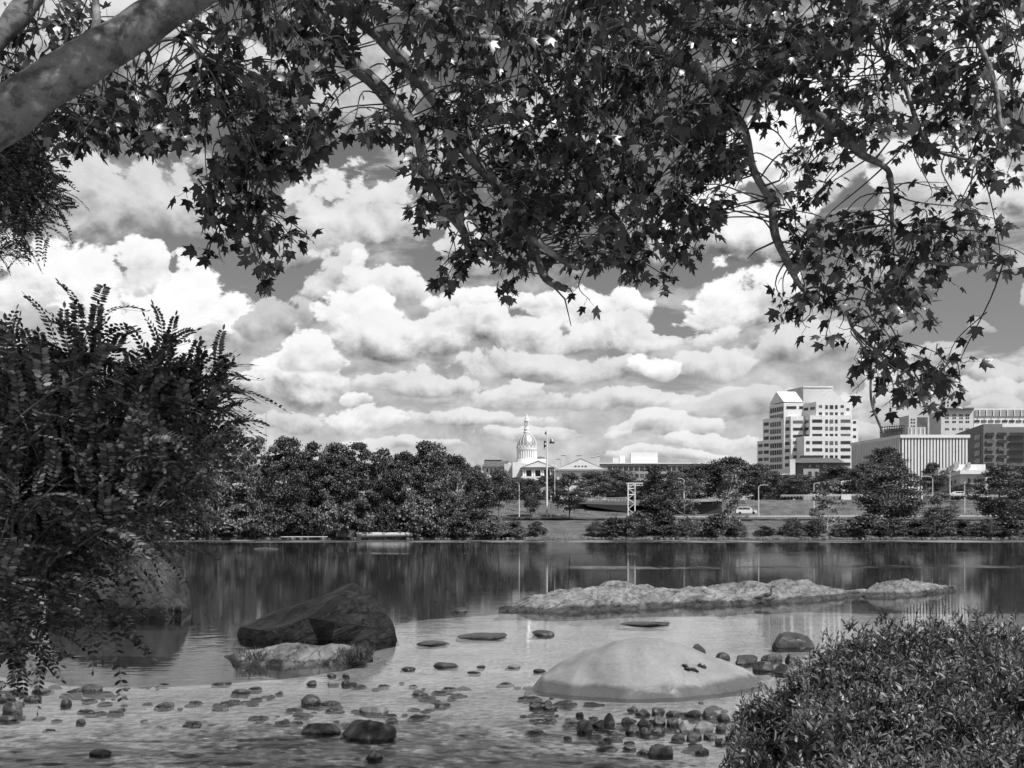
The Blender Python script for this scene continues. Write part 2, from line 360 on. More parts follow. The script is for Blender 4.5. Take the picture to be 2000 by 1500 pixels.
vs = nt.nodes.new('ShaderNodeVectorMath'); vs.operation = 'SUBTRACT'; L(nt, wn.outputs['Color'], vs.inputs[0]); vs.inputs[1].default_value = (.5, .5, .5)
vk = nt.nodes.new('ShaderNodeVectorMath'); vk.operation = 'SCALE'; L(nt, vs.outputs[0], vk.inputs[0]); L(nt, ampl, vk.inputs['Scale'])
va = nt.nodes.new('ShaderNodeVectorMath'); va.operation = 'ADD'; L(nt, P0, va.inputs[0]); L(nt, vk.outputs[0], va.inputs[1]); PW = va.outputs[0]
cmb = nt.nodes.new('ShaderNodeMapping'); cmb.vector_type = 'POINT'; cmb.inputs['Scale'].default_value = (1, 1.3, 1); L(nt, P0, cmb.inputs[0])
def billow(vec):
    a = noise_(nt, vec, 13, 10, .66, .3)
    b = nd(nt, 'ShaderNodeTexVoronoi', feature='SMOOTH_F1'); b.inputs['Scale'].default_value = 21; b.inputs['Smoothness'].default_value = .6
    b.inputs['Detail'].default_value = 3; b.inputs['Roughness'].default_value = .5; L(nt, vec, b.inputs['Vector'])
    return math_(nt, 'SUBTRACT', math_(nt, 'MULTIPLY', math_(nt, 'SUBTRACT', a, .5), 1.5), math_(nt, 'MULTIPLY', math_(nt, 'SUBTRACT', b.outputs['Distance'], .4), .55))
B0 = billow(cmb.outputs[0])
of = nt.nodes.new('ShaderNodeVectorMath'); of.operation = 'ADD'; L(nt, cmb.outputs[0], of.inputs[0]); of.inputs[1].default_value = (.006, .014, 0)
B1 = billow(of.outputs[0])
rel = math_(nt, 'SUBTRACT', B0, B1)
# general cloud cover, all round the sky, streaked flat towards the horizon
lay = nt.nodes.new('ShaderNodeMapping'); lay.inputs['Scale'].default_value = (1, 3.4, 1); L(nt, P0, lay.inputs[0])
cov = noise_(nt, lay.outputs[0], 5.5, 8, .58, .4)
hz = mrange(nt, el, .03, .26, .22, -.02, False)
cm = mrange(nt, math_(nt, 'ADD', cov, hz), .50, .60)
cs = math_(nt, 'MULTIPLY_ADD', rel, .5, math_(nt, 'MULTIPLY_ADD', cov, -.5, .80))
hzb = mrange(nt, el, 0.0, .16, .55, 0.0)                       # pale low sky
base = math_(nt, 'ADD', base, math_(nt, 'MULTIPLY', hzb, .75))
mx = nt.nodes.new('ShaderNodeMix'); L(nt, cm, mx.inputs[0]); L(nt, base, mx.inputs[2]); L(nt, cs, mx.inputs[3])
cur = mx.outputs[0]
PG = puff_group()
for (cx, cy, rx, ry, tp, bt) in CLOUDS:
    a = math.atan((cx-1000)/F); e = math.atan((YH-cy)/F*math.cos(a)); e0 = e
    n = nt.nodes.new('ShaderNodeGroup'); n.node_tree = PG
    L(nt, cur, n.inputs['In']); L(nt, PW, n.inputs['P']); L(nt, rel, n.inputs['Rel']); L(nt, B0, n.inputs['Bil'])
    n.inputs['C'].default_value = (a, e-ry*.25/F, 0); n.inputs['Ri'].default_value = (F/(rx*1.15), F/(ry*1.27), 0)
    n.inputs['Top'].default_value = tp; n.inputs['Bot'].default_value = bt*.68
    cur = n.outputs[0]
cur = math_(nt, 'MAXIMUM', cur, .03)
low = mrange(nt, s.outputs[2], -.05, 0.0, .15, 1.0)
cc = nt.nodes.new('ShaderNodeCombineColor'); v = math_(nt, 'MULTIPLY', cur, low)
for i in range(3): L(nt, v, cc.inputs[i])
L(nt, cc.outputs[0], bg.inputs[0]); bg.inputs[1].default_value = 1.0

# ------------------------------------------------------------------ ground, river
def interp(x, tab):
    if x <= tab[0][0]: return tab[0][1]
    for (a, b), (c, d) in zip(tab, tab[1:]):
        if x <= c: return lerp(b, d, (x-a)/(c-a))
    return tab[-1][1]
BED = [(-60, 3.0), (-3, .75), (3, .45), (5.5, .12), (6.6, -.035), (10, -.04), (14, -.05), (20, -.09), (26, -.25), (32, -.9), (45, -2.0), (225, -2.2), (240, -2.2)]
def grid(name, xs, ys, fz, mat, kind='structure'):
    vs = [(x, y, fz(x, y)) for y in ys for x in xs]; n = len(xs)
    fs = [(j*n+i, j*n+i+1, (j+1)*n+i+1, (j+1)*n+i) for j in range(len(ys)-1) for i in range(n-1)]
    me = bpy.data.meshes.new(name); me.from_pydata(vs, [], fs); o = link(name, me, mat, None, True); return tag(o, kind=kind)
def nz(x, y, s, k=0.0): return noise.noise(Vector((x*s, y*s, k)))
xs = [-2600, -900, -300, -120, -60]+[i*.5 for i in range(-60, 61)]+[60, 120, 300, 900, 2600]
ys = [-300, -100, -40, -15, -6, -2]+[i*.35 for i in range(0, 110)]+[45, 60, 100, 180, 226, 240]
def fbed(x, y):
    z = interp(y+(2.5*nz(x, y, .22, 6) if 14 < y < 60 else 0)-.45*max(0, x-2)*(1 if y < 12 else 0) + (.9*max(0, -x-3.2) if False else 0), BED)
    sm = lambda t: (lambda u: u*u*(3-2*u))(min(1, max(0, t)))
    z -= 1.1*sm((-x-1.8+1.5*nz(x, y, .35, 2))/3.4)*sm((y-12.5+2.5*nz(x, y, .3, 8))/6)*(1 if y < 40 else 0)
    return z+(.012*nz(x, y, .9)+.008*nz(x, y, 2.6, 4) if 6 < y < 22 else .05*nz(x, y, .8))
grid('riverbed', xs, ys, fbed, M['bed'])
FB = [(224, -2.3), (229, -.5), (231, .25), (236, 1.5), (246, 3.3), (258, 4.6), (264, 5.0), (292, 11.2), (310, 11.6), (420, 13), (700, 15), (1500, 18), (8000, 30)]
def fbank(x, y):
    yy = y+1.2*nz(x, y, .05)+.6*nz(x, y, .3)
    z = interp(yy, FB)
    return z+(.25*nz(x, y, .2, 3) if y > 232 else 0)
xb = [-7000, -3000, -1200, -500]+[i*3 for i in range(-85, 86)]+[500, 1200, 3000, 7000]
yb = [224, 226, 228, 229, 230, 231, 232, 234, 236, 239, 243, 246, 250, 254, 258, 261, 264, 268, 273, 278, 284, 290, 296, 310, 340, 400, 500, 700, 1500, 3500, 8000]
grid('far_bank', xb, yb, fbank, M['grass'])
def fwater(x, y):
    if y < 6 or y > 24 or abs(x) > 9: return 0.0
    yy = y-.12*x+2.2*nz(x*.35, y, .3, 5); rif = min(1, max(0, (yy-6)/2))*min(1, max(0, (12.6-yy)/1.6))*(1 if x < 1.2 else max(.3, 1-(x-1.2)/3))
    A = .0012+.024*rif*(.55+.6*max(-.5, nz(x*.6, y, 1.1, 9)))
    if y > 20: A *= (24-y)/4
    n_ = nz(x*2.2, y*6.2, 1, 1)+.6*nz(x*4.5+3, y*12, 1, 2)+.45*nz(x*10, y*24, 1, 3)
    return A*(n_-.6*abs(n_)+.15)
wy = [-40, 3, 5, 6]
while wy[-1] < 24.5: wy.append(wy[-1]+wy[-1]**2/(F*H)*1.25)
wy += [30, 60, 120, 180, 232]
wx = [-7000, -2000, -600, -200, -60, -20, -10]+[-9+i*.036 for i in range(501)]+[10, 20, 60, 200, 600, 2000, 7000]
grid('river_water', wx, wy, fwater, M['water'])
def strip(name, x0, x1, ys_, mat, dz):
    g_ = MB(); n = 60
    vs = [(lerp(x0, x1, i/n), y, z+dz) for (y, z) in ys_ for i in range(n+1)]
    fs = [(j*(n+1)+i, j*(n+1)+i+1, (j+1)*(n+1)+i+1, (j+1)*(n+1)+i) for j in range(len(ys_)-1) for i in range(n)]
    g_.add(vs, fs); return tag(g_.build(name, mat), kind='structure')
strip('riverside_road', -10, 150, [(258.5, 5.45), (263.5, 5.7)], M['asphalt'], 0)

# ------------------------------------------------------------------ rocks
def fbm(p, s, o=4): return noise.fractal(Vector(p)*s, 1.0, 2.0, o)
def profile_rock(name, label, prof, base, mat, depth=None, group=None, p=.75, rough=.06, facet=0.0, fs=1.2, ridge=.5, cols=60, rows=28, seed=0, cat='rock', back=1.0, strata=0.0, env=.55):
    """prof: (px, top row) from left to right; base: (px, waterline row) of the front foot"""
    x0, x1 = prof[0][0], prof[-1][0]; pm = (x0+x1)/2
    Ym = gy(interp(pm, base)); wid = (x1-x0)/F*Ym
    if depth is None: depth = wid*.55
    loc = Vector(((pm-1000)/F*Ym, Ym+depth*ridge, 0))
    vs = []; fs_ = []
    for i in range(cols+1):
        sx = i/cols; s_ = max(0, math.sin(math.pi*sx))**env
        px = lerp(x0, x1, .5-.5*math.cos(math.pi*sx) if True else sx)
        Yf = gy(interp(px, base)); d = max(depth*s_, .02); Yr = Yf+d*ridge
        top = max(H+(YH-interp(px, prof))/F*Yr, .0)
        for j in range(rows+1):
            t = j/rows
            if t < ridge: y = lerp(Yf, Yr, t/ridge); hh = (math.sin(t/ridge*math.pi/2))**p if p < 2 else (t/ridge)**.85
            else: y = lerp(Yr, Yf+d*back, (t-ridge)/(1-ridge)); hh = (math.cos((t-ridge)/(1-ridge)*math.pi/2))**(p if p < 2 else .8)
            X = (px-1000)/F*Yr
            v = Vector((X, y, lerp(-.3 if wid > 1 else -.12, top, hh)))
            q = v+Vector((seed*3.1, seed*1.7, seed))
            f_ = fbm(q, 1.6)*rough+fbm(q, 6, 3)*rough*.35
            if facet:
                dd, _ = noise.voronoi(q*fs); f_ += facet*(min(dd[1]-dd[0], .35)-.2)
            if strata:
                w_ = (q.z*math.cos(R(24))-q.x*math.sin(R(24))+.35*q.y)*3.4+.5*fbm(q, .8); fr_ = w_-math.floor(w_); f_ += strata*(fr_**2-.4)*(.6+noise.noise(q*1.3))
            k = min(1, hh*1.6)*(.35+.65*s_)
            v += Vector((f_*.8*(noise.noise(q*2)), -f_*.9*k, f_*k))
            vs.append(v-loc)
    for i in range(cols):
        for j in range(rows):
            a = i*(rows+1)+j; fs_.append((a, a+rows+1, a+rows+2, a+1))
    me = bpy.data.meshes.new(name); me.from_pydata([tuple(v) for v in vs], [], fs_)
    o = link(name, me, mat, None, True); o.location = loc
    return tag(o, label, cat, group)

BO = profile_rock('smooth_boulder', 'broad smooth pale boulder with two sticks lying on its right flank', [(1024,1362),(1060,1318),(1110,1287),(1160,1264),(1200,1250),(1245,1243),(1290,1248),(1340,1263),(1400,1286),(1450,1306),(1480,1325),(1500,1345)],
  [(1024,1362),(1100,1368),(1200,1374),(1300,1372),(1400,1362),(1500,1350)], M['boulder'], depth=2.2, p=1.0, rough=.045, ridge=.62, cols=80, rows=40)
def slab_rock(name, label, Vd, Fc, mat, cuts=14, rough=.025, strata=.06):
    import bmesh
    bm = bmesh.new(); P_ = {}
    for k, (px, row, Y) in Vd.items():
        v = V(px, row, Y) if row is not None else Vector(((px-1000)/F*Y, Y, -.3)); P_[k] = bm.verts.new(v)
    for f in Fc: bm.faces.new([P_[k] for k in f])
    bmesh.ops.triangulate(bm, faces=bm.faces[:]); bmesh.ops.recalc_face_normals(bm, faces=bm.faces[:])
    bmesh.ops.subdivide_edges(bm, edges=bm.edges[:], cuts=cuts, use_grid_fill=True); bm.normal_update()
    off = {}
    for v in bm.verts:
        q = v.co; w_ = (q.z*math.cos(R(22))-q.x*math.sin(R(22))+.5*q.y)*4.2+.7*fbm(q, .9); fr_ = w_-math.floor(w_)
        dd, _ = noise.voronoi(q*1.5)
        d = rough*fbm(q, 1.7)+rough*.4*fbm(q, 7, 3)+strata*(fr_**3-.25)*max(0, .2+noise.noise(q*1.1)*1.6)+.08*(min(dd[1]-dd[0], .45)-.2)
        off[v] = v.normal*d
    for v, d in off.items(): v.co += d
    c = Vector(((625-1000)/F*17.8, 17.8, 0))
    for v in bm.verts: v.co -= c
    me = bpy.data.meshes.new(name); bm.to_mesh(me); bm.free(); o = link(name, me, mat, None, True); me.set_sharp_from_angle(angle=R(17)); o.location = c; return tag(o, label, 'rock')
slab_rock('dark_rock', 'big dark wedge-shaped rock with slanting ledges standing in the shallows',
 {'L':(468,1223,18.4),'M':(585,1178,18.8),'P':(690,1139,18.3),'C1':(521,1233,17.25),'C2':(600,1206,17.35),'C3':(664,1160,17.8),'R1':(722,1162,18.2),'R2':(752,1190,18.0),'R3':(774,1229,17.7),'K':(655,1216,16.9),'K2':(718,1222,17.2),
  'b0':(450,None,18.6),'b3':(518,None,17.2),'b4':(640,None,16.95),'b5':(738,None,17.1),'b8':(780,None,17.9),'q1':(600,None,20.0),'q2':(720,None,19.8)},
 [('L','C1','C2','M'),('M','C2','C3','P'),('C1','b3','b4','K','C2'),('C2','K','C3'),('P','C3','R1'),('C3','K','K2','R2','R1'),('K','b4','b5','K2'),('K2','b5','R3','R2'),('R3','b5','b8'),('L','b0','b3','C1'),('L','M','q1','b0'),('M','P','q2','q1'),('P','R1','R2','R3','b8','q2')], M['black'])
profile_rock('flat_rock', 'long low rock with pale top and grassy right end before the wedge rock', [(438,1282),(460,1274),(500,1266),(560,1257),(600,1255),(650,1260),(690,1268),(715,1272),(728,1284)],
  [(438,1284),(470,1300),(560,1302),(680,1298),(728,1286)], mat_rock('half_pale_rock', .03, .26, 1.5, .10, .35, .7, .6, .3, .3, 14), depth=.85, p=.6, rough=.07, facet=.12, cols=80, rows=30, seed=5)
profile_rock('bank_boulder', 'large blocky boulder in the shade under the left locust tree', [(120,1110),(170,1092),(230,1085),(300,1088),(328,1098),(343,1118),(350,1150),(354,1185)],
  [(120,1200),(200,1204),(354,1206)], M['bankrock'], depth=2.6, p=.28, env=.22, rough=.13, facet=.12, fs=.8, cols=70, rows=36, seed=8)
profile_rock('rock_ledge', 'long cracked pale ledge breaking the water beyond the smooth boulder', [(975,1190),(1000,1176),(1040,1165),(1080,1153),(1130,1150),(1180,1140),(1225,1137),(1270,1147),(1300,1152),(1350,1150),(1400,1143),(1450,1136),(1520,1136),(1570,1134),(1610,1145),(1650,1152),(1690,1158)],
  [(975,1197),(1100,1199),(1250,1192),(1400,1186),(1500,1180),(1600,1172),(1690,1166)], M['shelf'], depth=3.6, p=.8, rough=.12, facet=.09, fs=.7, ridge=.7, cols=240, rows=50, seed=11)
profile_rock('rock_ledge', 'shorter pale ledge at the right end of the long cracked ledge', [(1688,1163),(1700,1150),(1715,1140),(1740,1135),(1790,1134),(1820,1139),(1850,1144),(1875,1150)],
  [(1688,1167),(1750,1165),(1820,1158),(1875,1152)], M['shelf'], depth=2.4, p=.5, rough=.12, facet=.16, fs=1.0, cols=90, rows=30, seed=13)
profile_rock('rock_ledge', 'low sliver of ledge in the gap between the two pale ledges', [(1640,1160),(1665,1153),(1690,1152),(1715,1160)],
  [(1640,1163),(1690,1163),(1715,1163)], M['shelf'], depth=1.2, p=.5, rough=.08, facet=.12, seed=14, cols=40)
def P3(a, b, c, d, k=.5): # rounded, skewed profile from a box
    out = []
    for i in range(13):
        t = i/12; s_ = (t-k)/(k if t < k else 1-k); out.append((lerp(a, b, t), d-(d-c)*max(0, 1-abs(s_)**2.4)**.6-1))
    return out
def P3_old(a, b, c, d, k=.5):
    return [(a, d-2), (lerp(a, b, .15), lerp(d, c, .6)), (lerp(a, b, k*.7), c+(d-c)*.12), (lerp(a, b, k), c), (lerp(a, b, k+(1-k)*.5), c+(d-c)*.15), (lerp(a, b, .93), lerp(d, c, .55)), (b, d-2)]
import bmesh
def stone(name, label, x0, x1, top, base, mat, seed, group=None, cat='rock'):
    r = random.Random(seed); Y = gy(base); W = (x1-x0)/F*Y; dep = W*r.uniform(.6, .95); hb = (base-top)/F*Y
    zt = max(hb-.16*dep, .3*hb); rz = zt*1.15; cz = zt-rz
    bm = bmesh.new(); bmesh.ops.create_icosphere(bm, subdivisions=4, radius=1)
    pl = [(Vector((r.gauss(0, 1), r.gauss(0, 1), r.gauss(0, 1))).normalized(), r.uniform(.60, .92)) for _ in range(11)]+[(Vector((r.gauss(0, .25), r.gauss(0, .25), 1)).normalized(), r.uniform(.72, .95))]
    off = Vector((seed*3.3, seed*.7, 0)); mx = 0
    for v in bm.verts:
        d = v.co.normalized(); k = 1.0
        for n, h in pl:
            t = n.dot(d)
            if t > .05: k = min(k, h/t)
        v.co = d*(k*(1+.10*noise.noise(d*1.6+off)+.035*noise.noise(d*5+off)+.012*noise.noise(d*14+off))); mx = max(mx, abs(v.co.x))
    zm = max(v.co.z for v in bm.verts)
    for v in bm.verts: v.co = Vector((v.co.x/mx*W/2, v.co.y*dep/2, v.co.z/zm*rz if v.co.z > 0 else v.co.z*max(rz, .08)))
    me = bpy.data.meshes.new(name); bm.to_mesh(me); bm.free(); o = link(name, me, mat, None, True); me.set_sharp_from_angle(angle=R(28))
    o.location = (((x0+x1)/2-1000)/F*(Y+dep/2), Y+dep/2, cz); o.rotation_euler = (r.uniform(-.1, .1), r.uniform(-.1, .1), r.uniform(-.2, .2))
    return tag(o, label, cat, group)
ROCKS = [ # x0,x1,top,base, material, label, skew
 (884,992,1227,1249,'cobble','dark oval rock, the longer one between the wedge rock and the smooth boulder',.45),
 (1038,1084,1227,1241,'cobble','small dark ragged rock right of the dark oval rock',.3),
 (1210,1312,1208,1223,'cobble','dark low tapering rock between the long ledge and the smooth boulder',.3),
 (810,878,1245,1261,'cobble','dark pointed rock left of the dark oval rock',.85),
 (846,897,1290,1304,'cobble','squarish dark rock in the calm water left of the smooth boulder',.4),
 (780,812,1300,1309,'cobble','little dark rock just left of the squarish dark rock',.5),
 (878,914,1183,1196,'cobble','small crumbly rock off the left tip of the long ledge',.5),
 (1500,1592,1227,1268,'cobble','dark hollow-sided rock in open water above the willow shrub',.35),
 (1350,1379,1255,1277,'cobble','dark upright stone behind the right shoulder of the smooth boulder',.3),
 (1396,1427,1271,1289,'cobble','rounded dark stone, second along the right shoulder of the smooth boulder',.5),
 (1427,1484,1274,1298,'cobble','wide dark stone, third along the right shoulder of the smooth boulder',.4),
 (1484,1532,1271,1292,'cobble','dark stone at the top of the pile beside the willow shrub',.5),
 (1528,1568,1274,1294,'cobble','dark stone touching the willow shrub, beyond the smooth boulder',.5),
 (1470,1512,1288,1312,'cobble','black stone low in the pile at the right end of the smooth boulder',.5),
 (1505,1560,1292,1318,'cobble','dark stone half hidden by willow leaves right of the smooth boulder',.5),
 (660,782,1396,1447,'cobble','biggest foreground boulder, wet and dark with a cracked top',.35),
 (586,668,1408,1436,'cobble','low wet rock touching the left of the biggest foreground boulder',.35),
 (700,767,1374,1396,'palecobble','pale flat-topped stone just beyond the biggest foreground boulder',.5),
 (583,627,1353,1377,'cobble','rounded wet stone in the riffle left of centre',.35),
 (620,668,1367,1378,'cobble','thin wet slab trailing right of the rounded riffle stone',.5),
 (710,750,1462,1484,'cobble','lone dark cobble at the bottom edge below the biggest foreground boulder',.4),
 (173,217,1461,1476,'cobble','flat dark cobble alone at lower left',.5),
 (598,622,1327,1338,'cobble','left one of three small stones in a row before the grassy low rock',.5),
 (638,663,1327,1338,'palecobble','paler middle one of three small stones before the grassy low rock',.5),
 (666,687,1326,1339,'cobble','right one of three small stones before the grassy low rock',.5),
 (638,657,1314,1321,'cobble','tiny stone beyond the three small stones, left of two',.5),
 (668,684,1314,1321,'cobble','tiny stone beyond the three small stones, right of two',.5),
 (3,52,1364,1392,'cobble','domed dark stone at the left edge of the picture',.5),
 (-14,32,1347,1370,'cobble','dark stone cut off by the left edge, behind the domed one',.5),
 (26,56,1343,1356,'cobble','small stone on the line of rocks by the left edge',.5),
 (46,82,1355,1369,'cobble','flat stone right of the domed dark stone at left',.5),
 (60,100,1338,1353,'cobble','broad stone further along the line of rocks at left',.5),
 (118,142,1363,1379,'cobble','round stone in the riffle at left',.5),
 (160,204,1332,1350,'cobble','jagged stone with a stub sticking up, at left',.8),
 (412,452,1329,1338,'cobble','flat stone in front of the grassy low rock, leftmost',.4),
 (452,492,1344,1354,'cobble','flat stone below and right of the leftmost flat stone',.4),
 (-4,38,1393,1410,'cobble','wet stone at the left edge below the domed one',.5),
 (146,168,1403,1413,'cobble','small wet stone in the riffle near the left edge',.5),
 (1030,1062,1369,1384,'cobble','wet stone at the left foot of the smooth boulder',.5),
 (1058,1092,1372,1386,'cobble','flat wet stone at the front foot of the smooth boulder',.5),
 (985,1020,1296,1305,'palecobble','little pale stone left of the smooth boulder',.6),
 (930,950,1298,1304,'cobble','tiny dark stone between the squarish rock and the smooth boulder',.5),
 (1040,1066,1304,1313,'cobble','small dark stone off the left slope of the smooth boulder',.5),
 (912,940,1309,1315,'cobble','thin dark stone left of the tiny dark stone',.5),
 (1266,1316,1452,1479,'cobble','big round cobble nearest the viewer at bottom right',.45),
 (1216,1246,1454,1464,'cobble','flat stone left of the big round cobble at bottom',.5),
 (1242,1270,1462,1472,'cobble','flat stone touching the left of the big round cobble',.5),
 (1355,1386,1455,1471,'cobble','oval cobble alone before the willow shrub',.5),
 (1178,1198,1438,1447,'cobble','small flat stone left of the cobble pile',.5),
 (1100,1118,1437,1444,'cobble','tiny stone far left of the big round cobble',.5),
 (1122,1158,1401,1431,'cobble','round dark cobble, leftmost of the cobble pile',.5),
 (1156,1184,1405,1421,'cobble','cobble just right of the leftmost round one',.5),
 (1171,1201,1391,1417,'cobble','tall rounded cobble, third from left in the cobble pile',.5),
 (1124,1142,1389,1399,'cobble','small cobble behind the leftmost round one',.5),
 (1325,1354,1405,1429,'palecobble','palest round cobble in the middle of the cobble pile',.5),
 (1352,1398,1406,1427,'palecobble','large light cobble right of the palest one',.5),
 (495,555,1064,1073,'brown','low dark rock far out near the wooded bank',.5),
 (450,500,1050,1057,'palecobble','pale stones of a snag at the left end of the wooded bank',.4),
]
for i, (a, b, c, d, m_, lab, k) in enumerate(ROCKS):
    if lab.startswith('pale stones'): lab = 'small pale rock near the water line of the wooded bank'
    W = (b-a)/F*gy(d)
    stone('river_rock', lab, a, b, c, d, M[m_], 20+i)
# the cobble pile right of the smooth boulder's foot, in three rows
PILE = {'back': [(1222,1247,1378,1389),(1240,1270,1383,1397),(1268,1300,1379,1394),(1300,1330,1386,1399),(1336,1372,1384,1400),(1368,1402,1386,1402),(1400,1430,1390,1408)],
 'middle': [(1212,1240,1398,1414),(1240,1275,1400,1420),(1272,1300,1396,1416),(1298,1326,1400,1418),(1394,1424,1410,1428),(1220,1250,1412,1432)],
 'front': [(1250,1272,1420,1436),(1270,1300,1418,1434),(1310,1340,1430,1446),(1340,1372,1428,1444),(1372,1400,1430,1442),(1396,1420,1440,1454)]}
sd = 100
for row, lst in PILE.items():
    for i, (a, b, c, d) in enumerate(sorted(lst)):
        sd += 1; W = (b-a)/F*gy(d)
        stone('river_cobble', f'dark wet cobble, {ORD[i]} from left in the {row} row of the cobble pile', a, b, c, d, M['cobble'], sd, 'cobbles in the pile at the foot of the smooth boulder', 'cobble')

gm = MB(); gr = random.Random(5)
for i in range(560):
    px = gr.uniform(-20, 1130) if i % 4 else gr.uniform(1030, 1420); row = gr.gauss(1368, 26) if i % 4 else gr.gauss(1412, 26)
    if row < 1325 or row > 1490 or noise.noise(Vector((px*.006, row*.035, 3))) < -.02: continue
    Y = gy(row); s_ = gr.uniform(.02, .085); c = Vector(((px-1000)/F*Y, Y, gr.uniform(-.035, -.008))); n0 = len(gm.v)
    gm.lathe(c, [(.05*s_, -.04), (1.0*s_, -.01), (.85*s_, .20*s_), (.5*s_, .32*s_), (.03*s_, .36*s_)], 7)
    gm.v[n0:] = [(c.x+(x-c.x)*1.25+gr.uniform(-.18, .18)*s_, y_+gr.uniform(-.18, .18)*s_, z+gr.uniform(-.08, .08)*s_) for x, y_, z in gm.v[n0:]]
tag(gm.build('riffle_gravel', M['cobble']), 'dark wet gravel just breaking the rippled shallows in the foreground', 'gravel', None, 'stuff')
# sticks on the boulder, birds, grass tuft
def on_boulder(px, py, Y): return V(px, py, Y)
bpy.context.view_layer.update()
def ray_to(o, px, py):
    org = Vector((0, 0, H)); d = (V(px, py, 1.0)-org); hit, loc, nrm, _ = o.ray_cast(org-o.location, d)
    return (loc+o.location if hit else V(px, py, 12)), (nrm if hit else Vector((0, 0, 1)))
for lab, ends in (('longer forked stick lying on the smooth boulder', [((1331,1300), (1345,1308)), ((1345,1308), (1364,1314)), ((1336,1307), (1348,1311))]), ('shorter stick right of the longer one on the smooth boulder', [((1362,1300), (1370,1304)), ((1370,1304), (1378,1306))])):
    b_ = MB()
    for (p0, p1) in ends:
        a, n0 = ray_to(BO, *p0); c, n1 = ray_to(BO, *p1); a = a+n0*.015; c = c+n1*.015
        b_.tube([a, (a+c)/2+Vector((0, 0, .02)), c], [.012, .02, .010], 6)
    cen = Vector(b_.v[0]); e_ = b_; e_.v = [tuple(Vector(v)-cen) for v in e_.v]
    o = e_.build('driftwood_stick', M['stick'], None, True); o.location = cen; tag(o, lab, 'stick')

def blades(n, fpos, hgt, wid, lean=.4):
    P = []; X = []; N = []; S = []
    for _ in range(n):
        p = fpos(); P.append(p); d = np.array([random.gauss(0, lean), random.gauss(0, lean), 1.0]); X.append(d)
        N.append([random.gauss(0, 1), random.gauss(0, 1), .1]); S.append(random.uniform(.6, 1.1)*hgt)
    w_ = wid/hgt
    tv = [(0, -w_/2, 0), (0, w_/2, 0), (.5, w_/2, .02), (.5, -w_/2, .02), (1, 0, .12)]; tf = [(0, 1, 2), (0, 2, 3), (3, 2, 4)]
    return scatter(tv, tf, np.array(P), np.array(X), np.array(N), np.array(S))
def tuft(label, x0, x1, row, n, hgt, dep=.35, zb=.02):
    Y = gy(row); c = Vector(((((x0+x1)/2)-1000)/F*Y, Y+dep/2, zb)); hw = (x1-x0)/2/F*Y
    v, f = blades(n, lambda: [random.uniform(-hw, hw), random.uniform(-dep/2, dep/2), random.uniform(0, .12)], hgt, .012, .5)
    o = link('grass_tuft', np_mesh('grass_tuft', v, f), M['grassblade']); o.location = c; return tag(o, label, 'grass')
tuft('grass tuft growing on the right end of the low grassy rock', 655, 722, 1296, 900, .17)
tuft('thin grass fringe on the left end of the low grassy rock', 460, 520, 1298, 500, .13)

def bird(label, px, py, Y, s, neck):
    c = V(px, py, Y); root = empty('wading_bird', c, label, 'bird')
    b_ = MB(); pts = [(-.20, 0, .20), (-.12, 0, .21), (0, 0, .23), (.09, 0, .26), (.13, 0, .31), (.12, 0, .31+neck*.5), (.15, 0, .32+neck), (.19, 0, .325+neck), (.28, 0, .31+neck)]
    rr = [.012, .045, .07, .055, .028, .02, .02, .03, .004]
    P = [Vector(p) for p in pts]; Q = catmull(P, 4); rq = [interp(k/4, list(enumerate(rr))) for k in range(len(Q))]
    b_.tube([c+q*s for q in Q], [r*s for r in rq], 10); b_.build('body', M['feather'], root, True)
    for k in (-.02, .03):
        l_ = MB(); l_.tube([c+Vector((k, k, .19))*s, c+Vector((k+.02, k, .1))*s, c+Vector((k, k, -.03))*s], [.009*s, .007*s, .006*s], 6); l_.build('leg', M['feather'], root, True)
bird('dark wading bird at the foot of the long ledge, right of two', 1498, 1177, 26.3, .9, .16)
bird('dark hunched bird at the foot of the long ledge, left of two', 1484, 1179, 26.1, .75, .02)

# far shore flotsam
def log(label, a, b, r, knob=0):
    b_ = MB(); n = 9; c = (a+b)/2
    pts = [lerp(a, b, k/(n-1))+Vector((0, 0, .12*noise.noise(Vector((k, 3, knob)))))-c for k in range(n)]
    b_.tube(pts, [r*(1.05-.35*k/(n-1))*(1+.12*noise.noise(Vector((k*.7, knob, 1)))) for k in range(n)], 12)
    b_.tube([pts[-2], pts[-2]+Vector((.8, -.3, 1.1))], [r*.4, r*.12], 8)
    o = b_.build('driftwood_log', M['driftwood'], None, True); o.location = c; return tag(o, label, 'log')
log('thick bleached log stranded on the far wooded shore', V(697, 1045, 227.5), V(806, 1044, 228), .68)
log('thin pale log lying left of the thick bleached one', V(548, 1049, 227), V(640, 1048.5, 228), .16, 3)
log('short broken pale log on the far shore at the end of the thick one', V(800, 1041, 231), V(822, 1046, 229), .22, 5)
b_ = MB()
for i in range(34):
    a = V(657+i*1.1, 1050, 228.3); b_.box(a+Vector((0, 0, .9)), (.09, .09, random.uniform(1.4, 1.9)))
b_.box(V(676, 1044, 228.3), (4.4, .05, .12)); cc_ = V(676, 1052, 228.3); b_.v = [tuple(Vector(v)-cc_) for v in b_.v]
o = b_.build('stake_fence', M['trunk']); o.location = cc_; tag(o, 'short dark stake fence beside the bleached log', 'fence')
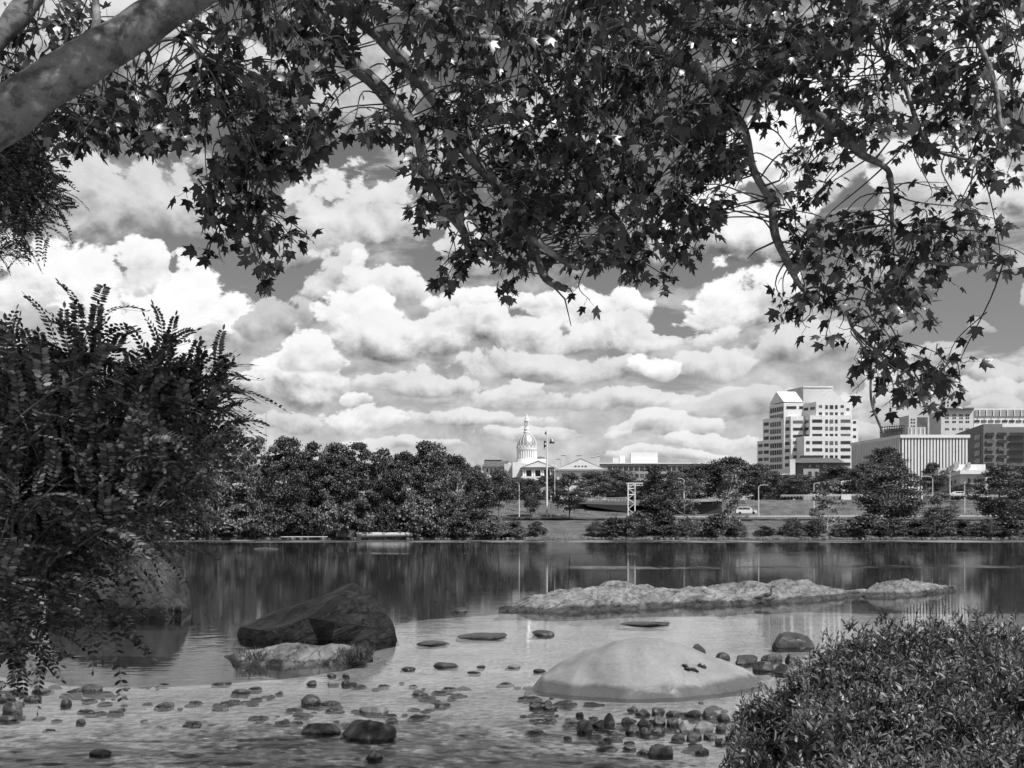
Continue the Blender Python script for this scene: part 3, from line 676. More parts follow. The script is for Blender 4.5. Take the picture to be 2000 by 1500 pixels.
# stones along the far shore
rp = MB()
for i in range(520):
    px = random.uniform(1130, 2020) if i % 5 else random.uniform(330, 1130); y = random.uniform(226.5, 231.5); s_ = random.uniform(.15, .5)
    c = Vector(((px-1000)/F*229, y, max(interp(y, FB), 0)+.02)); n0 = len(rp.v)
    rp.lathe(c, [(.02*s_, -.3*s_), (.9*s_, -.1*s_), (1.0*s_, .25*s_), (.6*s_, .6*s_), (.03*s_, .7*s_)], 6)
    rp.v[n0:] = [(x+random.uniform(-.2, .2)*s_, y_+random.uniform(-.2, .2)*s_, z+random.uniform(-.1, .1)*s_) for x, y_, z in rp.v[n0:]]
tag(rp.build('shore_stones', M['riprap']), 'loose stones scattered along the far water line', 'stones', None, 'stuff')

# ------------------------------------------------------------------ far trees
LQ = ([(0, -.34, 0), (.5, -.42, .08), (1, 0, 0), (.5, .42, -.08), (0, .34, .05)], [(0, 1, 2), (0, 2, 3), (0, 3, 4)])
def crown(name, seed, rx, rz, z0, clumps, per, leaf, shape='round'):
    r = np.random.default_rng(seed); C = []
    for _ in range(clumps):
        a = r.uniform(0, 2*np.pi); h = r.uniform(0, 1) ; prof = {'round': math.sin(math.pi*min(1, h*.92+.06))**.6, 'tall': math.sin(math.pi*min(1, h*.85+.12))**.5, 'bush': math.cos(h*math.pi/2)**.5, 'cone': (1-h)**.6*.95+.08}[shape]
        rr = rx*prof*math.sqrt(r.uniform(.05, 1)); C.append((math.cos(a)*rr, math.sin(a)*rr, z0+h*rz, r.uniform(.16, .30)*rx*(1.15-.4*h)))
    P = []; N = []
    for (x, y, z, cr) in C:
        d = unit(r.normal(size=(per, 3))); d[:, 2] = np.where(d[:, 2] < -.3, -d[:, 2], d[:, 2]); rad = cr*1.12*r.uniform(.35, 1.2, (per, 1))
        P.append(np.array([x, y, z])+d*rad*np.array([1.15, 1.15, .85])); N.append(d+r.normal(size=(per, 3))*.6)
    P = np.concatenate(P); N = np.concatenate(N); X = r.normal(size=P.shape)+np.array([0, 0, -.3])
    v, f = scatter(LQ[0], LQ[1], P, X, N, leaf*r.uniform(.6, 1.3, len(P)))
    return np_mesh(name, v, f), C
def trunk_mesh(name, C, h, r0, seed, forks=9):
    rr = random.Random(seed); b_ = MB(); lean = Vector((rr.uniform(-.05, .05), rr.uniform(-.05, .05), 1))
    def axis(z): return Vector((lean.x*z+.15*math.sin(z*.6+seed), lean.y*z, z))
    zs = [-.6, 0, h*.15, h*.35, h*.55, h*.75]; b_.tube([axis(z) for z in zs], [r0*1.5, r0*1.15, r0*.95, r0*.75, r0*.5, r0*.15], 8)
    for c in rr.sample(C, min(forks, len(C))):
        e = Vector(c[:3]); z = max(h*.12, min(e.z-.25*math.hypot(e.x, e.y)-.6, h*.68)); a = axis(z); m = (a+e)/2+Vector((0, 0, -.05*h*.3))
        b_.tube([a, m, e], [r0*.4, r0*.25, r0*.06], 6)
    return b_.mesh(name)
TV = {}
def variant(key, *a, h=1, r0=.3, forks=9, **k):
    cm_, C = crown('crown_'+key, *a, **k); TV[key] = (cm_, trunk_mesh('trunk_'+key, C, h, r0, hash(key) % 97 if False else len(TV)+3, forks), h)
variant('a', 1, 6.0, 17, 5, 100, 115, .42, 'tall', h=22, r0=.35)
variant('b', 2, 6.5, 16, 5, 110, 115, .40, 'round', h=22, r0=.35)
variant('c', 3, 5.0, 18, 4, 85, 110, .40, 'tall', h=22, r0=.3)
variant('d', 4, 7.0, 14, 3.5, 110, 105, .42, 'round', h=18, r0=.35)
variant('e', 5, 5.5, 10.5, 2.8, 80, 100, .34, 'round', h=13.5, r0=.22)
variant('f', 6, 4.2, 11, 2.0, 34, 55, .42, 'tall', h=13, r0=.18, forks=18)      # thin, airy
variant('g', 7, 2.6, 3.4, .3, 44, 80, .26, 'bush', h=3.7, r0=.08)
variant('h', 8, 3.4, 4.2, .3, 50, 80, .28, 'bush', h=4.5, r0=.08)
variant('i', 9, 3.2, 8.5, 1.4, 50, 80, .34, 'cone', h=10, r0=.15)
def tree(key, px, top, base, width, Y, mat, label, cat='tree', trunkmat='trunk', group=None, name='broadleaf_tree'):
    cm_, tm_, h = TV[key]
    z0 = H+(YH-base)/F*Y; zt = H+(YH-top)/F*Y; k = (zt-z0)/h
    xs_ = max(v.co.x for v in cm_.vertices)-min(v.co.x for v in cm_.vertices) if ('w', key) not in TV else TV[('w', key)]
    TV[('w', key)] = xs_; kx = (width/F*Y)/xs_
    root = empty(name, ((px-1000)/F*Y, Y, z0), label, cat, group, random.uniform(0, 6.28)); root.scale = (kx, kx, k)
    for nm, me, m_ in (('crown', cm_, M[mat]), ('trunk', tm_, M[trunkmat])):
        o = bpy.data.objects.new(nm, me); COL.objects.link(o); o.parent = root
        if not me.materials: me.materials.append(m_)
        o.material_slots[0].link = 'OBJECT'; o.material_slots[0].material = m_
    return root
WOOD = [('a',395,858,1046,125,238,'treeB'),('c',452,836,1046,115,240,'treeC'),('f',500,862,1046,90,236,'treeC'),('b',560,850,1048,128,234,'treeA'),('c',612,866,1048,90,240,'treeA'),('a',652,872,1048,100,236,'treeB'),('c',700,866,1048,110,238,'treeA'),('f',745,884,1048,90,238,'treeB'),('b',790,880,1048,105,236,'treeA'),('a',840,868,1048,110,235,'treeB'),('b',893,888,1048,100,246,'treeA')]
for i, (k, px, t, bb, wd, Y, mt) in enumerate(WOOD):
    look = {'treeA': 'dark dense', 'treeB': 'tall leafy', 'treeC': 'paler loose-leaved'}[mt]
    tree(k, px, t, bb, wd, Y, mt, f'{look} tree, {ORD[i]} from left in the tall wood on the far bank', group='tall trees of the wood on the far left bank', trunkmat='paletrunk' if i in (0, 2, 5, 7) else 'trunk')
for i, (px, t, wd, lab) in enumerate([(342,905,60,'slim pale-stemmed tree on the far shore beside the left locust'),(424,900,64,'slim pale-stemmed tree in front of the left part of the far wood'),(498,915,56,'slim pale-stemmed tree at the gap in the far wood'),(800,930,60,'slim pale-stemmed tree in front of the right part of the far wood'),(893,925,54,'slim pale-stemmed tree near the right end of the far wood')]):
    tree('f', px, t, 1047, wd, 231.5, 'treeC', lab, 'tree', 'paletrunk')
# second rank closing the wood
for i, (px, t, wd) in enumerate([(340,880,130),(425,885,130),(520,915,120),(590,880,110),(670,890,120),(760,900,120),(870,890,120),(930,925,80)]):
    tree(random.choice('abd'), px, t, 1040, wd, 258+i % 3*4, 'treeA', f'dark tree of the second rank in the far wood, {ORD[i]} from left', group='trees in the second rank of the far wood')
UNDER = [(350,985,95),(410,975,85),(470,990,90),(530,985,90),(590,990,80),(640,985,90),(700,980,95),(760,985,85),(815,975,90),(870,985,80),(920,1000,80),(965,1012,80),(1005,1020,50)]
for i, (px, t, wd) in enumerate(UNDER):
    tree('gh'[i % 2], px, t, 1050, wd, 231, ['treeB', 'treeA', 'treeC'][i % 3], f'bush at the foot of the far wood, {ORD[i]} from left', 'bush', group='bushes at the foot of the far wood', name='riverside_bush')
TOWN = [
 ('e',975,922,1008,92,262,'treeB','round tree left of the flagpole, above the river wall'),('i',930,912,1012,55,268,'treeB','slender tree at the right end of the far wood'),
 ('e',1036,938,1016,62,264,'treeA','small dark tree just left of the flagpole'),('e',1112,928,1015,88,262,'treeA','round-headed tree with bare stem right of the flagpole'),
 ('d',1160,922,990,100,330,'treeB','broad tree before the pale gabled building'),('d',1205,918,990,110,335,'treeB','broad tree left of the sign gantry'),('d',1068,930,992,80,330,'treeA','tree behind the foot of the flagpole'),
 ('d',1015,936,990,90,340,'treeA','tree below the domed building, left of the portico'),('d',975,926,985,70,345,'treeB','tree before the left wing of the domed building'),
 ('a',1288,912,1050,100,236,'treeA','tallest dark tree on the shore right of the sign gantry'),('f',1335,945,1046,80,238,'treeC','thin leaning pale tree right of the tall shore tree'),
 ('d',1365,908,990,120,345,'treeA','wide dark tree on the left of the bank of trees below the white tower'),('d',1425,895,990,130,340,'treeA','tallest wide tree left of the white tower'),('d',1478,908,992,100,335,'treeB','wide tree at the foot of the white tower'),
 ('f',1425,930,1044,80,245,'treeC','sparse twiggy tree left of the white van'),('d',1508,922,992,70,330,'treeB','small wide tree below the left of the white tower'),
 ('d',1565,928,975,90,320,'treeB','wide tree in front of the lettered hip-roofed building, left'),('d',1640,912,978,110,318,'treeA','wide tree in front of the lettered hip-roofed building, right'),
 ('f',1615,945,1044,80,240,'treeC','sparse pale-stemmed shore tree below the lettered building'),
 ('b',1728,872,985,115,318,'treeA','tall dark tree rising before the finned white building'),('d',1690,905,985,90,312,'treeB','tree left of the tall dark one before the finned building'),
 ('b',1742,908,1042,165,238,'treeB','largest spreading shore tree below the finned white building'),('e',1822,907,975,62,305,'treeA','round clipped tree between the finned building and the low classical one'),
 ('e',1838,965,1040,80,240,'treeC','small ragged shore tree left of the right-hand lamp posts'),
 ('b',1955,905,1044,130,237,'treeB','large shore tree near the right edge'),('a',2015,915,1044,90,240,'treeA','tree cut by the right edge of the picture'),('d',1990,930,985,90,300,'treeA','tree behind the large shore tree at the right edge'),
 ('d',1885,945,990,80,300,'treeB','tree before the low classical building'),('d',1330,925,992,80,335,'treeB','tree behind the overpass'),
]
for (k, px, t, bb, wd, Y, mt, lab) in TOWN: tree(k, px, t, bb, wd, Y, mt, lab, group='trees along the town bank', trunkmat='paletrunk' if k == 'f' else 'trunk')
BUSH = [(1048,1018,40),(1165,1012,60),(1200,1005,80),(1245,1000,80),(1300,1005,80),(1345,1012,70),(1400,1005,70),(1440,1012,60),(1495,1020,50),(1550,1012,70),(1590,1010,60),(1640,1018,60),(1690,1005,80),(1740,1005,80),(1790,1010,80),(1830,1003,80),(1880,1010,70),(1925,1008,80),(1975,1005,80)]
for i, (px, t, wd) in enumerate(BUSH):
    tree('gh'[i % 2], px, t+(9 if i % 3 else 3), 1048, wd*(.85 if i % 3 else 1), 233, ['treeA', 'treeB'][i % 2], f'shore bush, {ORD[i]} from left along the open town bank', 'bush', group='bushes along the open town bank', name='riverside_bush')
for i, (px, t, wd) in enumerate([(1100,905,150),(1000,920,120),(1250,925,140),(1530,915,130),(1900,925,140)]):
    if i in (0,): continue
    tree('d', px, t+14, 985, wd, 375, 'treeA', f'dark tree at the back of the town trees, {ORD[i-1]} from left', group='trees at the back of the town')

# ------------------------------------------------------------------ buildings
def pt(px, Y, z=0.0): return Vector(((px-1000)/F*Y, Y, z))
def zr(row, Y): return H+(YH-row)/F*Y
class Bld:
    def __init__(s, name, label, px, Y, z=10): s.o = empty(name, pt(px, Y, z), label, 'building')
    def prism(s, corners, z0, z1, mat, part='wall', tops=None):
        b_ = MB(); s.hexed(b_, corners, z0, z1, tops); return b_.build(part, M[mat], s.o)
    def hexed(s, b_, corners, z0, z1, tops=None):
        c = [pt(*k) for k in corners]; ar = sum(c[i].x*c[(i+1) % len(c)].y-c[(i+1) % len(c)].x*c[i].y for i in range(len(c)))
        if ar < 0: c = c[::-1]
        b_.hexa([Vector((p.x, p.y, z0)) for p in c], [Vector((p.x, p.y, z1)) for p in c])
    def part(s, b_, part, mat, smooth=False): return b_.build(part, M[mat], s.o, smooth)
    def para(s, pa, pb, pc): # near-left ... returns 4 corners given left-far, near, right-near
        A, B, C = pt(*pa), pt(*pb), pt(*pc); D = A+(C-B)
        return [pa, pb, pc, (D.x/D.y*F+1000, D.y)]
    def wins(s, wall, us, rows, mat='glass', part='window', proud=.12, panes=1, name=None):
        """wall=((px,Y),(px,Y)) left->right; us list of (px0,px1) columns; rows list of (row0,row1) read at the right/near end"""
        a, b = pt(*wall[0]), pt(*wall[1]); d = (b-a); dn = d.normalized(); n = Vector((dn.y, -dn.x, 0))
        ref = b if b.y < a.y else a
        def u_of(px): # parameter on wall where pixel column px hits
            k = (px-1000)/F; return (k*a.y-a.x)/(d.x-k*d.y)
        out = []
        for (r0, r1) in rows:
            z1, z0 = zr(r0, ref.y), zr(r1, ref.y)
            for (c0, c1) in us:
                b_ = MB(); p0 = a+d*u_of(c0); p1 = a+d*u_of(c1)
                for k in range(panes):
                    g_ = .12 if panes > 1 else 0
                    q0 = lerp(p0, p1, (k+g_)/panes); q1 = lerp(p0, p1, (k+1-g_)/panes)
                    b_.hexa([Vector((q0.x, q0.y, z0)), Vector((q0.x, q0.y, z0))+n*proud, Vector((q1.x, q1.y, z0))+n*proud, Vector((q1.x, q1.y, z0))],
                            [Vector((q0.x, q0.y, z1)), Vector((q0.x, q0.y, z1))+n*proud, Vector((q1.x, q1.y, z1))+n*proud, Vector((q1.x, q1.y, z1))])
                out.append(b_.build(part, M[random.choice([mat, mat, 'glass2']) if mat == 'glass' else mat], s.o))
        return out
GZ = 9.0
# white office tower
T = Bld('office_tower', 'tall white stepped office tower with gabled roofs and rows of dark windows', 1570, 530)
ya, yb_, yc = lambda r: zr(r, 527), lambda r: zr(r, 520), None
T.prism(T.para((1502.5,539), (1531,527), (1569,527)), GZ, zr(786.5,527), 'white')
T.prism(T.para((1490,538.5), (1544.5,524.6), (1569,524.6)), GZ, zr(813,524.6), 'white')
T.prism(T.para((1479,541), (1545,524.2), (1569,524.2)), GZ, zr(856,524.2), 'white')
T.prism(T.para((1569,527), (1594,520), (1652,520)), GZ, zr(785,520), 'white')
T.prism(T.para((1571,526.8), (1582,519.3), (1664,519.3)), GZ, zr(811,519.3), 'white')
T.prism(T.para((1556,524), (1570.5,518.7), (1664.5,518.7)), GZ, zr(852,518.7), 'white')
T.prism([(1650,523),(1663,523),(1660,545),(1648,545)], GZ, zr(787,523), 'white')
T.prism([(1664,524),(1676.5,524),(1672,545),(1660,545)], GZ, zr(819.5,524), 'white')
T.prism([(1538,545),(1569,531),(1626,531),(1610,550)], zr(800,531), zr(755,531), 'cream', 'core')
T.prism([(1537.5,545.5),(1569,530.6),(1626.5,530.6),(1610,550.5)], zr(756.8,531), zr(754.6,531), 'white', 'coping')
def gable(bd, l, r, apex, rowb, rowt, Yf, depth_vec, mat='white', part='roof'):
    a = pt(l[0], l[1], zr(rowb, Yf)); b = pt(r[0], r[1], zr(rowb, Yf)); ap = pt(apex[0], apex[1], zr(rowt, Yf)); dv = Vector(depth_vec)
    b_ = MB(); b_.add([a, b, ap, a+dv, b+dv, ap+dv], [(0, 1, 2), (5, 4, 3), (0, 2, 5, 3), (2, 1, 4, 5), (1, 0, 3, 4)]); return b_.build(part, M[mat], bd.o)
gable(T, (1594.5,520), (1651.5,520), (1624,520), 785, 760, 520, (0, 14, 0))
p_a, p_b = pt(1502.5,539), pt(1531,527); dv = (pt(1569,527)-p_b)
gable(T, (1502.5,539), (1531,527), (1516.5,533), 786.5, 764, 531, (dv.x*.98, dv.y, 0))
rows9 = [(740+(385+105*k)/7.5, 740+(440+105*k)/7.5) for k in range(9)]
T.wins(((1594,520),(1652,520)), [(1612,1617),(1620.5,1627.5),(1631,1636)], rows9[:2])
T.wins(((1594,520),(1652,520)), [(1599.5,1605.5),(1642,1648)], [(r0, r0+5) for r0, r1 in rows9[:2]])
T.wins(((1582,519.3),(1664,519.3)), [(1612,1617),(1620.5,1627.5),(1631,1636)], rows9[2:4])
T.wins(((1582,519.3),(1664,519.3)), [(1586.5,1606),(1642,1661)], [(r0, r0+6) for r0, r1 in rows9[2:4]], panes=1)
T.wins(((1570.5,518.7),(1664.5,518.7)), [(1612,1617),(1620.5,1627.5),(1631,1636)], rows9[5:]) ; T.wins(((1582,519.3),(1664,519.3)), [(1612,1617),(1620.5,1627.5),(1631,1636)], rows9[4:5])
T.wins(((1582,519.3),(1664,519.3)), [(1586.5,1606),(1642,1661)], [(r0, r0+6) for r0, r1 in rows9[4:5]])
T.wins(((1570.5,518.7),(1664.5,518.7)), [(1574.5,1581.5),(1586.5,1606),(1642,1661)], [(r0, r0+6) for r0, r1 in rows9[5:]])
T.wins(((1502.5,539),(1531,527)), [(1504,1530)], [(r0+2, r1+4) for r0, r1 in rows9[:2]], panes=6)
T.wins(((1490,538.5),(1544.5,524.6)), [(1504,1530)], [(r0+2, r1+4) for r0, r1 in rows9[2:4]], panes=6)
T.wins(((1479,541),(1545,524.2)), [(1504,1530)], [(r0+2, r1+4) for r0, r1 in rows9[5:]], panes=6); T.wins(((1490,538.5),(1544.5,524.6)), [(1504,1530)], [(rows9[4][0]+2, rows9[4][1]+4)], panes=6)
T.wins(((1490,538.5),(1544.5,524.6)), [(1492,1501.5),(1532.5,1542)], [(r0+1, r0+7.5) for r0, r1 in rows9[2:5]])
T.wins(((1479,541),(1545,524.2)), [(1481,1489.5),(1492,1501.5),(1532.5,1542)], [(r0+1, r0+7.5) for r0, r1 in rows9[5:]])
T.wins(((1531,527),(1569,527)), [(1536,1555.5),(1561,1568)], [(r0+2, r0+7.5) for r0, r1 in rows9[:1]])
T.wins(((1544.5,524.6),(1569,524.6)), [(1549,1568)], [(r0+2, r0+7.5) for r0, r1 in rows9[2:5]])
T.wins(((1545,524.2),(1569,524.2)), [(1549,1555.5),(1558,1567)], [(r0, r0+6) for r0, r1 in rows9[5:8]])
T.wins(((1569,527),(1594,520)), [(1570.5,1578.5),(1582.5,1591.5)], [(794, 799.5)])
T.wins(((1571,526.8),(1582,519.3)), [(1572,1579.5)], [(r0, r0+6) for r0, r1 in rows9[2:5]])
T.wins(((1664,524),(1676.5,524)), [(1666,1672)], [(r0+3, r0+8) for r0, r1 in rows9[2:5]])
T.wins(((1650,523),(1663,523)), [(1653,1659)], [(797, 802)])
# finned white building
FN = Bld('finned_building', 'flat-roofed pale building with tall white vertical fins', 1800, 440)
FN.prism(FN.para((1664,472), (1759.5,433), (1890,433)), GZ, zr(855,433), 'glass', 'glass_wall')
FN.prism(FN.para((1660.5,473), (1758.5,432), (1895,432)), zr(855,432), zr(849,432), 'white', 'roof_slab')
def fins(bd, w0, w1, n, z0, z1, wid, out, mat='white', part='fin'):
    a, b = pt(*w0), pt(*w1); d = (b-a); dn = d.normalized(); nn = Vector((dn.y, -dn.x, 0)); rz = math.atan2(dn.y, dn.x)
    for k in range(n):
        p = a+d*((k+.5)/n)+nn*out/2; b_ = MB(); b_.box((p.x, p.y, (z0+z1)/2), (wid, out, z1-z0), rz); b_.build(part, M[mat], bd.o)
fins(FN, (1759.5,433), (1890,433), 21, GZ, zr(855.2,433), .80, .55)
fins(FN, (1664,472), (1759.5,433), 30, GZ, zr(855.2,433), .78, .5, 'midgrey' if False else 'white')
FN.prism([(1773,445),(1808,445),(1800,465),(1766,465)], zr(850,445), zr(834,445), 'midgrey', 'penthouse')
fins(FN, (1775,444.7), (1810,444.7), 4, zr(849,444.7), zr(834,444.7), .2, .3)
b_ = MB()
for r_ in (831, 836, 841):
    b_.tube([pt(1719,455,zr(r_+4,455)), pt(1766,440,zr(r_,440))], .22, 4)
for k in range(11):
    f_ = k/10; p = lerp(pt(1719,455), pt(1766,440), f_); b_.box((p.x, p.y, zr(843, p.y)), (.25, .25, 5.5))
FN.part(b_, 'roof_railing', 'dark')
FN.prism([(1722,458),(1764,444),(1760,452),(1719,464)], zr(852,450), zr(838,450), 'brick', 'plant_room')
# dark brick block
BK = Bld('brick_office', 'dark flat-roofed office block with window bands at the right edge', 1960, 500)
BK.prism(BK.para((1829,560), (1921,480), (2060,480)), GZ, zr(834,480), 'brick')
BK.prism(BK.para((1866,530), (1920.8,479.6), (1958,479.6)), GZ, zr(828,479.6), 'brick')
BK.wins(((1921,479.3),(2060,479.3)), [(1926,1941),(1949,1965),(1972,2004),(2010,2040)], [(r, r+6.5) for r in (845, 859.5, 874, 889, 904)], part='window', proud=.5)
BK.wins(((1866,530),(1920.8,479.6)), [(1897,1915)], [(r, r+9) for r in (846, 862, 878, 894)], panes=5, proud=.3)
# old tower with cornice
OT = Bld('cornice_tower', 'older pale tower block with heavy dark cornice behind the finned building', 1860, 570)
OT.prism(OT.para((1815,590), (1838,562), (1901,562)), GZ, zr(799,562), 'cream')
OT.prism(OT.para((1843,580), (1848,560), (1902.5,560)), zr(799,560), zr(796,560), 'darkroof', 'cornice')
OT.prism([(1840,566),(1859,566),(1857,580),(1839,580)], zr(800,566), zr(780,566), 'cream', 'roof_pavilion')
OT.wins(((1840,566),(1859,566)), [(1843,1846),(1850,1853)], [(784,788),(790,794)])
OT.wins(((1838,562),(1901,562)), [(1846,1849),(1850,1853),(1860,1863),(1864,1867),(1873.5,1876.5),(1877.5,1880.5),(1886,1889),(1890,1893)], [(809,813.5),(815,818),(822,826),(836,840)])
# long white building far right
LW = Bld('long_white_building', 'long white building with a grey louvred top storey at the right edge', 1960, 620)
LW.prism([(1902,610),(2080,610),(2060,640),(1895,640)], GZ, zr(798,610), 'white')
LW.prism([(1905,609.4),(2080,609.4),(2080,610.2),(1905,610.2)], zr(813,609.4), zr(800,609.4), 'midgrey', 'louvre_band')
fins(LW, (1906,609.3), (2070,609.3), 12, zr(813,609), zr(800,609), .5, .4)
LW.wins(((1902,610),(2080,610)), [(1903+13.6*k, 1913+13.6*k) for k in range(8)], [(820.5, 824.5)], proud=.4)
# small block
SB = Bld('small_block', 'small block with grey side and pale front left of the cornice tower', 1775, 600)
SB.prism(SB.para((1756.5,612), (1775,600), (1791,600)), GZ, zr(811,600), 'cream')
SB.prism([(1791,606),(1812,606),(1808,625),(1788,625)], GZ, zr(815,606), 'glass2', 'glass_annex')
SB.wins(((1775,600),(1791,600)), [(1779,1782),(1784,1787)], [(818,821),(824,827),(831,834)])
# low classical building
LC = Bld('low_classical_building', 'low white classical building with flat cornice among the trees', 1880, 340)
LC.prism(LC.para((1846,372), (1876,338), (1930,338)), 8, zr(926,338), 'cream')
LC.prism(LC.para((1838,376), (1875,336.5), (1932,336.5)), zr(926,337), zr(918,337), 'white', 'cornice')
LC.prism(LC.para((1840,380), (1862,352), (1925,352)), zr(920,352), zr(907,352), 'white', 'attic')
LC.prism([(1864,350),(1873,350),(1872,356),(1863,356)], zr(912,350), zr(902,350), 'midgrey', 'roof_unit')
LC.prism([(1889,350),(1896,350),(1895,356),(1888,356)], zr(912,350), zr(903,350), 'midgrey', 'roof_unit')
LC.wins(((1846,372),(1876,338)), [(1857,1860),(1864,1867.5)], [(934,942),(948,956)])
LC.wins(((1876,338),(1930,338)), [(1890,1894),(1902,1906),(1914,1918)], [(934,944)])
LC.prism(LC.para((1805,400), (1832,365), (1862,365)), 8, zr(915,365), 'cream', 'rear_wing')
# lettered hip-roofed building
AN = Bld('hip_roofed_hall', 'dark hip-roofed hall with large pale letters under the eaves', 1600, 400)
AN.prism([(1556,402),(1642,402),(1634,425),(1550,425)], 10, zr(902,402), 'brick')
b_ = MB(); zz0, zz1 = zr(903.5,399), zr(895,405)
b_.hexa([pt(1549,399,zz0), pt(1651,399,zz0), pt(1642,428,zz0), pt(1543,428,zz0)], [pt(1563,404,zz1), pt(1636,404,zz1), pt(1632,424,zz1), pt(1560,424,zz1)]); AN.part(b_, 'roof', 'darkroof')
AN.prism([(1565,405),(1608,405),(1604,420),(1562,420)], zr(896,405), zr(890,405), 'roofgrey', 'roof_lantern')
AN.prism([(1564,404.5),(1609,404.5),(1605,420.5),(1561,420.5)], zr(891,405), zr(889.6,405), 'dark', 'lantern_roof')
AN.prism([(1543,397),(1553.5,397),(1551,407),(1541,407)], 9, zr(897,397), 'cream', 'chimney')
AN.prism([(1569,399.8),(1600,399.8),(1600,402.5),(1569,402.5)], 9, zr(915.5,400), 'midgrey', 'entrance_bay')
AN.wins(((1569,399.8),(1600,399.8)), [(1579,1585),(1592,1597)], [(921,930)], proud=.15)
for ch, px in (('A', 1582), ('N', 1596.7), ('O', 1611)):
    cu = bpy.data.curves.new('letter', 'FONT'); cu.body = ch; cu.size = 1.85; cu.extrude = .06; cu.align_x = 'CENTER'
    to = bpy.data.objects.new('tmp', cu); COL.objects.link(to); bpy.context.view_layer.update()
    me = bpy.data.meshes.new_from_object(to.evaluated_get(bpy.context.evaluated_depsgraph_get())); bpy.data.objects.remove(to)
    me.transform(Matrix.Scale(1.0, 4)); me.materials.clear(); me.materials.append(M['white'])
    o = bpy.data.objects.new('letter', me); COL.objects.link(o); o.parent = AN.o; o.location = pt(px, 401.9, zr(913.5,402))-AN.o.location; o.rotation_euler = (R(90), 0, 0)
WB = Bld('low_white_building', 'small low white building between the trees below the white tower', 1534, 385)
WB.prism([(1518,382),(1549,382),(1546,400),(1516,400)], 9, zr(928,382), 'white')
WB.prism([(1517,381),(1550,381),(1547,401),(1515,401)], zr(928,382), zr(925.5,382), 'white', 'roof')
WB.wins(((1518,382),(1549,382)), [(1523,1526),(1531,1534),(1539,1542)], [(931,935)])

# domed state house
SH = Bld('domed_capitol', 'white capitol with gilded dome, drum of columns and small pedimented portico', 1029, 480)
DY = 486; c0 = pt(1029, DY)
def rr_(hw): return hw/F*DY
dm = MB(); dm.lathe((c0.x, c0.y, 0), [(rr_(hw), zr(row, DY)) for hw, row in [(19.2,877),(18.8,873),(18.6,869),(18.0,864),(16.6,859.5),(14.5,855),(11.5,851),(8,848),(6,846.5)]], 48); SH.part(dm, 'dome', 'dome', True)
rb = MB()
for k in range(16):
    a = 2*math.pi*k/16; rb.tube([Vector((c0.x+math.cos(a)*rr_(hw), c0.y+math.sin(a)*rr_(hw), zr(row, DY))) for hw, row in [(18.9,873),(18.2,864),(14.8,855),(8.2,848)]], .13, 5)
SH.part(rb, 'dome_rib', 'white')
cr = MB(); cr.lathe((c0.x, c0.y, 0), [(rr_(hw), zr(row, DY)) for hw, row in [(17,881),(19.8,879.5),(20.3,877.5),(20.3,875.8),(19.0,875.6),(18.8,874.5),(17,874.5)]], 48); SH.part(cr, 'cornice', 'white')
for k in range(16):
    a = 2*math.pi*(k+.5)/16; d_ = MB(); p = Vector((c0.x+math.cos(a)*rr_(18.9), c0.y+math.sin(a)*rr_(18.9), zr(873.6, DY))); d_.box(p, (.75, .75, .95), a); SH.part(d_, 'dormer', 'white')
dr = MB(); dr.lathe((c0.x, c0.y, 0), [(rr_(15.6), zr(898, DY)), (rr_(15.6), zr(879, DY))], 40); SH.part(dr, 'drum', 'midgrey')
for k in range(26):
    a = 2*math.pi*k/26; d_ = MB(); p = Vector((c0.x+math.cos(a)*rr_(17.9), c0.y+math.sin(a)*rr_(17.9), 0)); d_.lathe(p, [(.50, zr(896, DY)), (.42, zr(880.5, DY))], 8); SH.part(d_, 'column', 'white')
bs = MB(); bs.lathe((c0.x, c0.y, 0), [(rr_(hw), zr(row, DY)) for hw, row in [(24,925),(24,905),(22.5,903.5),(21.5,899.5),(19.8,898.5),(19.8,895.5),(15,895.5)]], 40); SH.part(bs, 'drum_base', 'white')
ln = MB(); ln.lathe((c0.x, c0.y, 0), [(rr_(hw), zr(row, DY)) for hw, row in [(6.3,847),(6.6,844),(5.2,842.5),(5.8,839),(6.0,837.5),(4.6,836),(4.4,832.5),(2.4,832),(2.4,823.5),(5.0,823),(5.2,821.5),(3.6,819),(3.0,816),(1.4,812),(.5,809.5),(.4,806)]], 24); SH.part(ln, 'lantern', 'white')
for k in range(8):
    a = 2*math.pi*k/8; d_ = MB(); p = Vector((c0.x+math.cos(a)*rr_(4.0), c0.y+math.sin(a)*rr_(4.0), 0)); d_.lathe(p, [(.24, zr(832.5, DY)), (.22, zr(823, DY))], 6); SH.part(d_, 'lantern_column', 'white')
SH.prism([(985,470),(1092,470),(1088,500),(986,500)], GZ, zr(906,470), 'cream')
SH.prism([(1046,484),(1067,484),(1066,498),(1046,498)], zr(905,484), zr(896,484), 'white', 'side_drum')
cu_ = MB(); q_ = pt(1056.5, 490); cu_.lathe((q_.x, q_.y, 0), [(rr_(10.5), zr(896, DY)), (rr_(9.5), zr(894, DY)), (rr_(6), zr(891.5, DY)), (.05, zr(890.3, DY))], 24); SH.part(cu_, 'side_dome', 'darkroof', True)
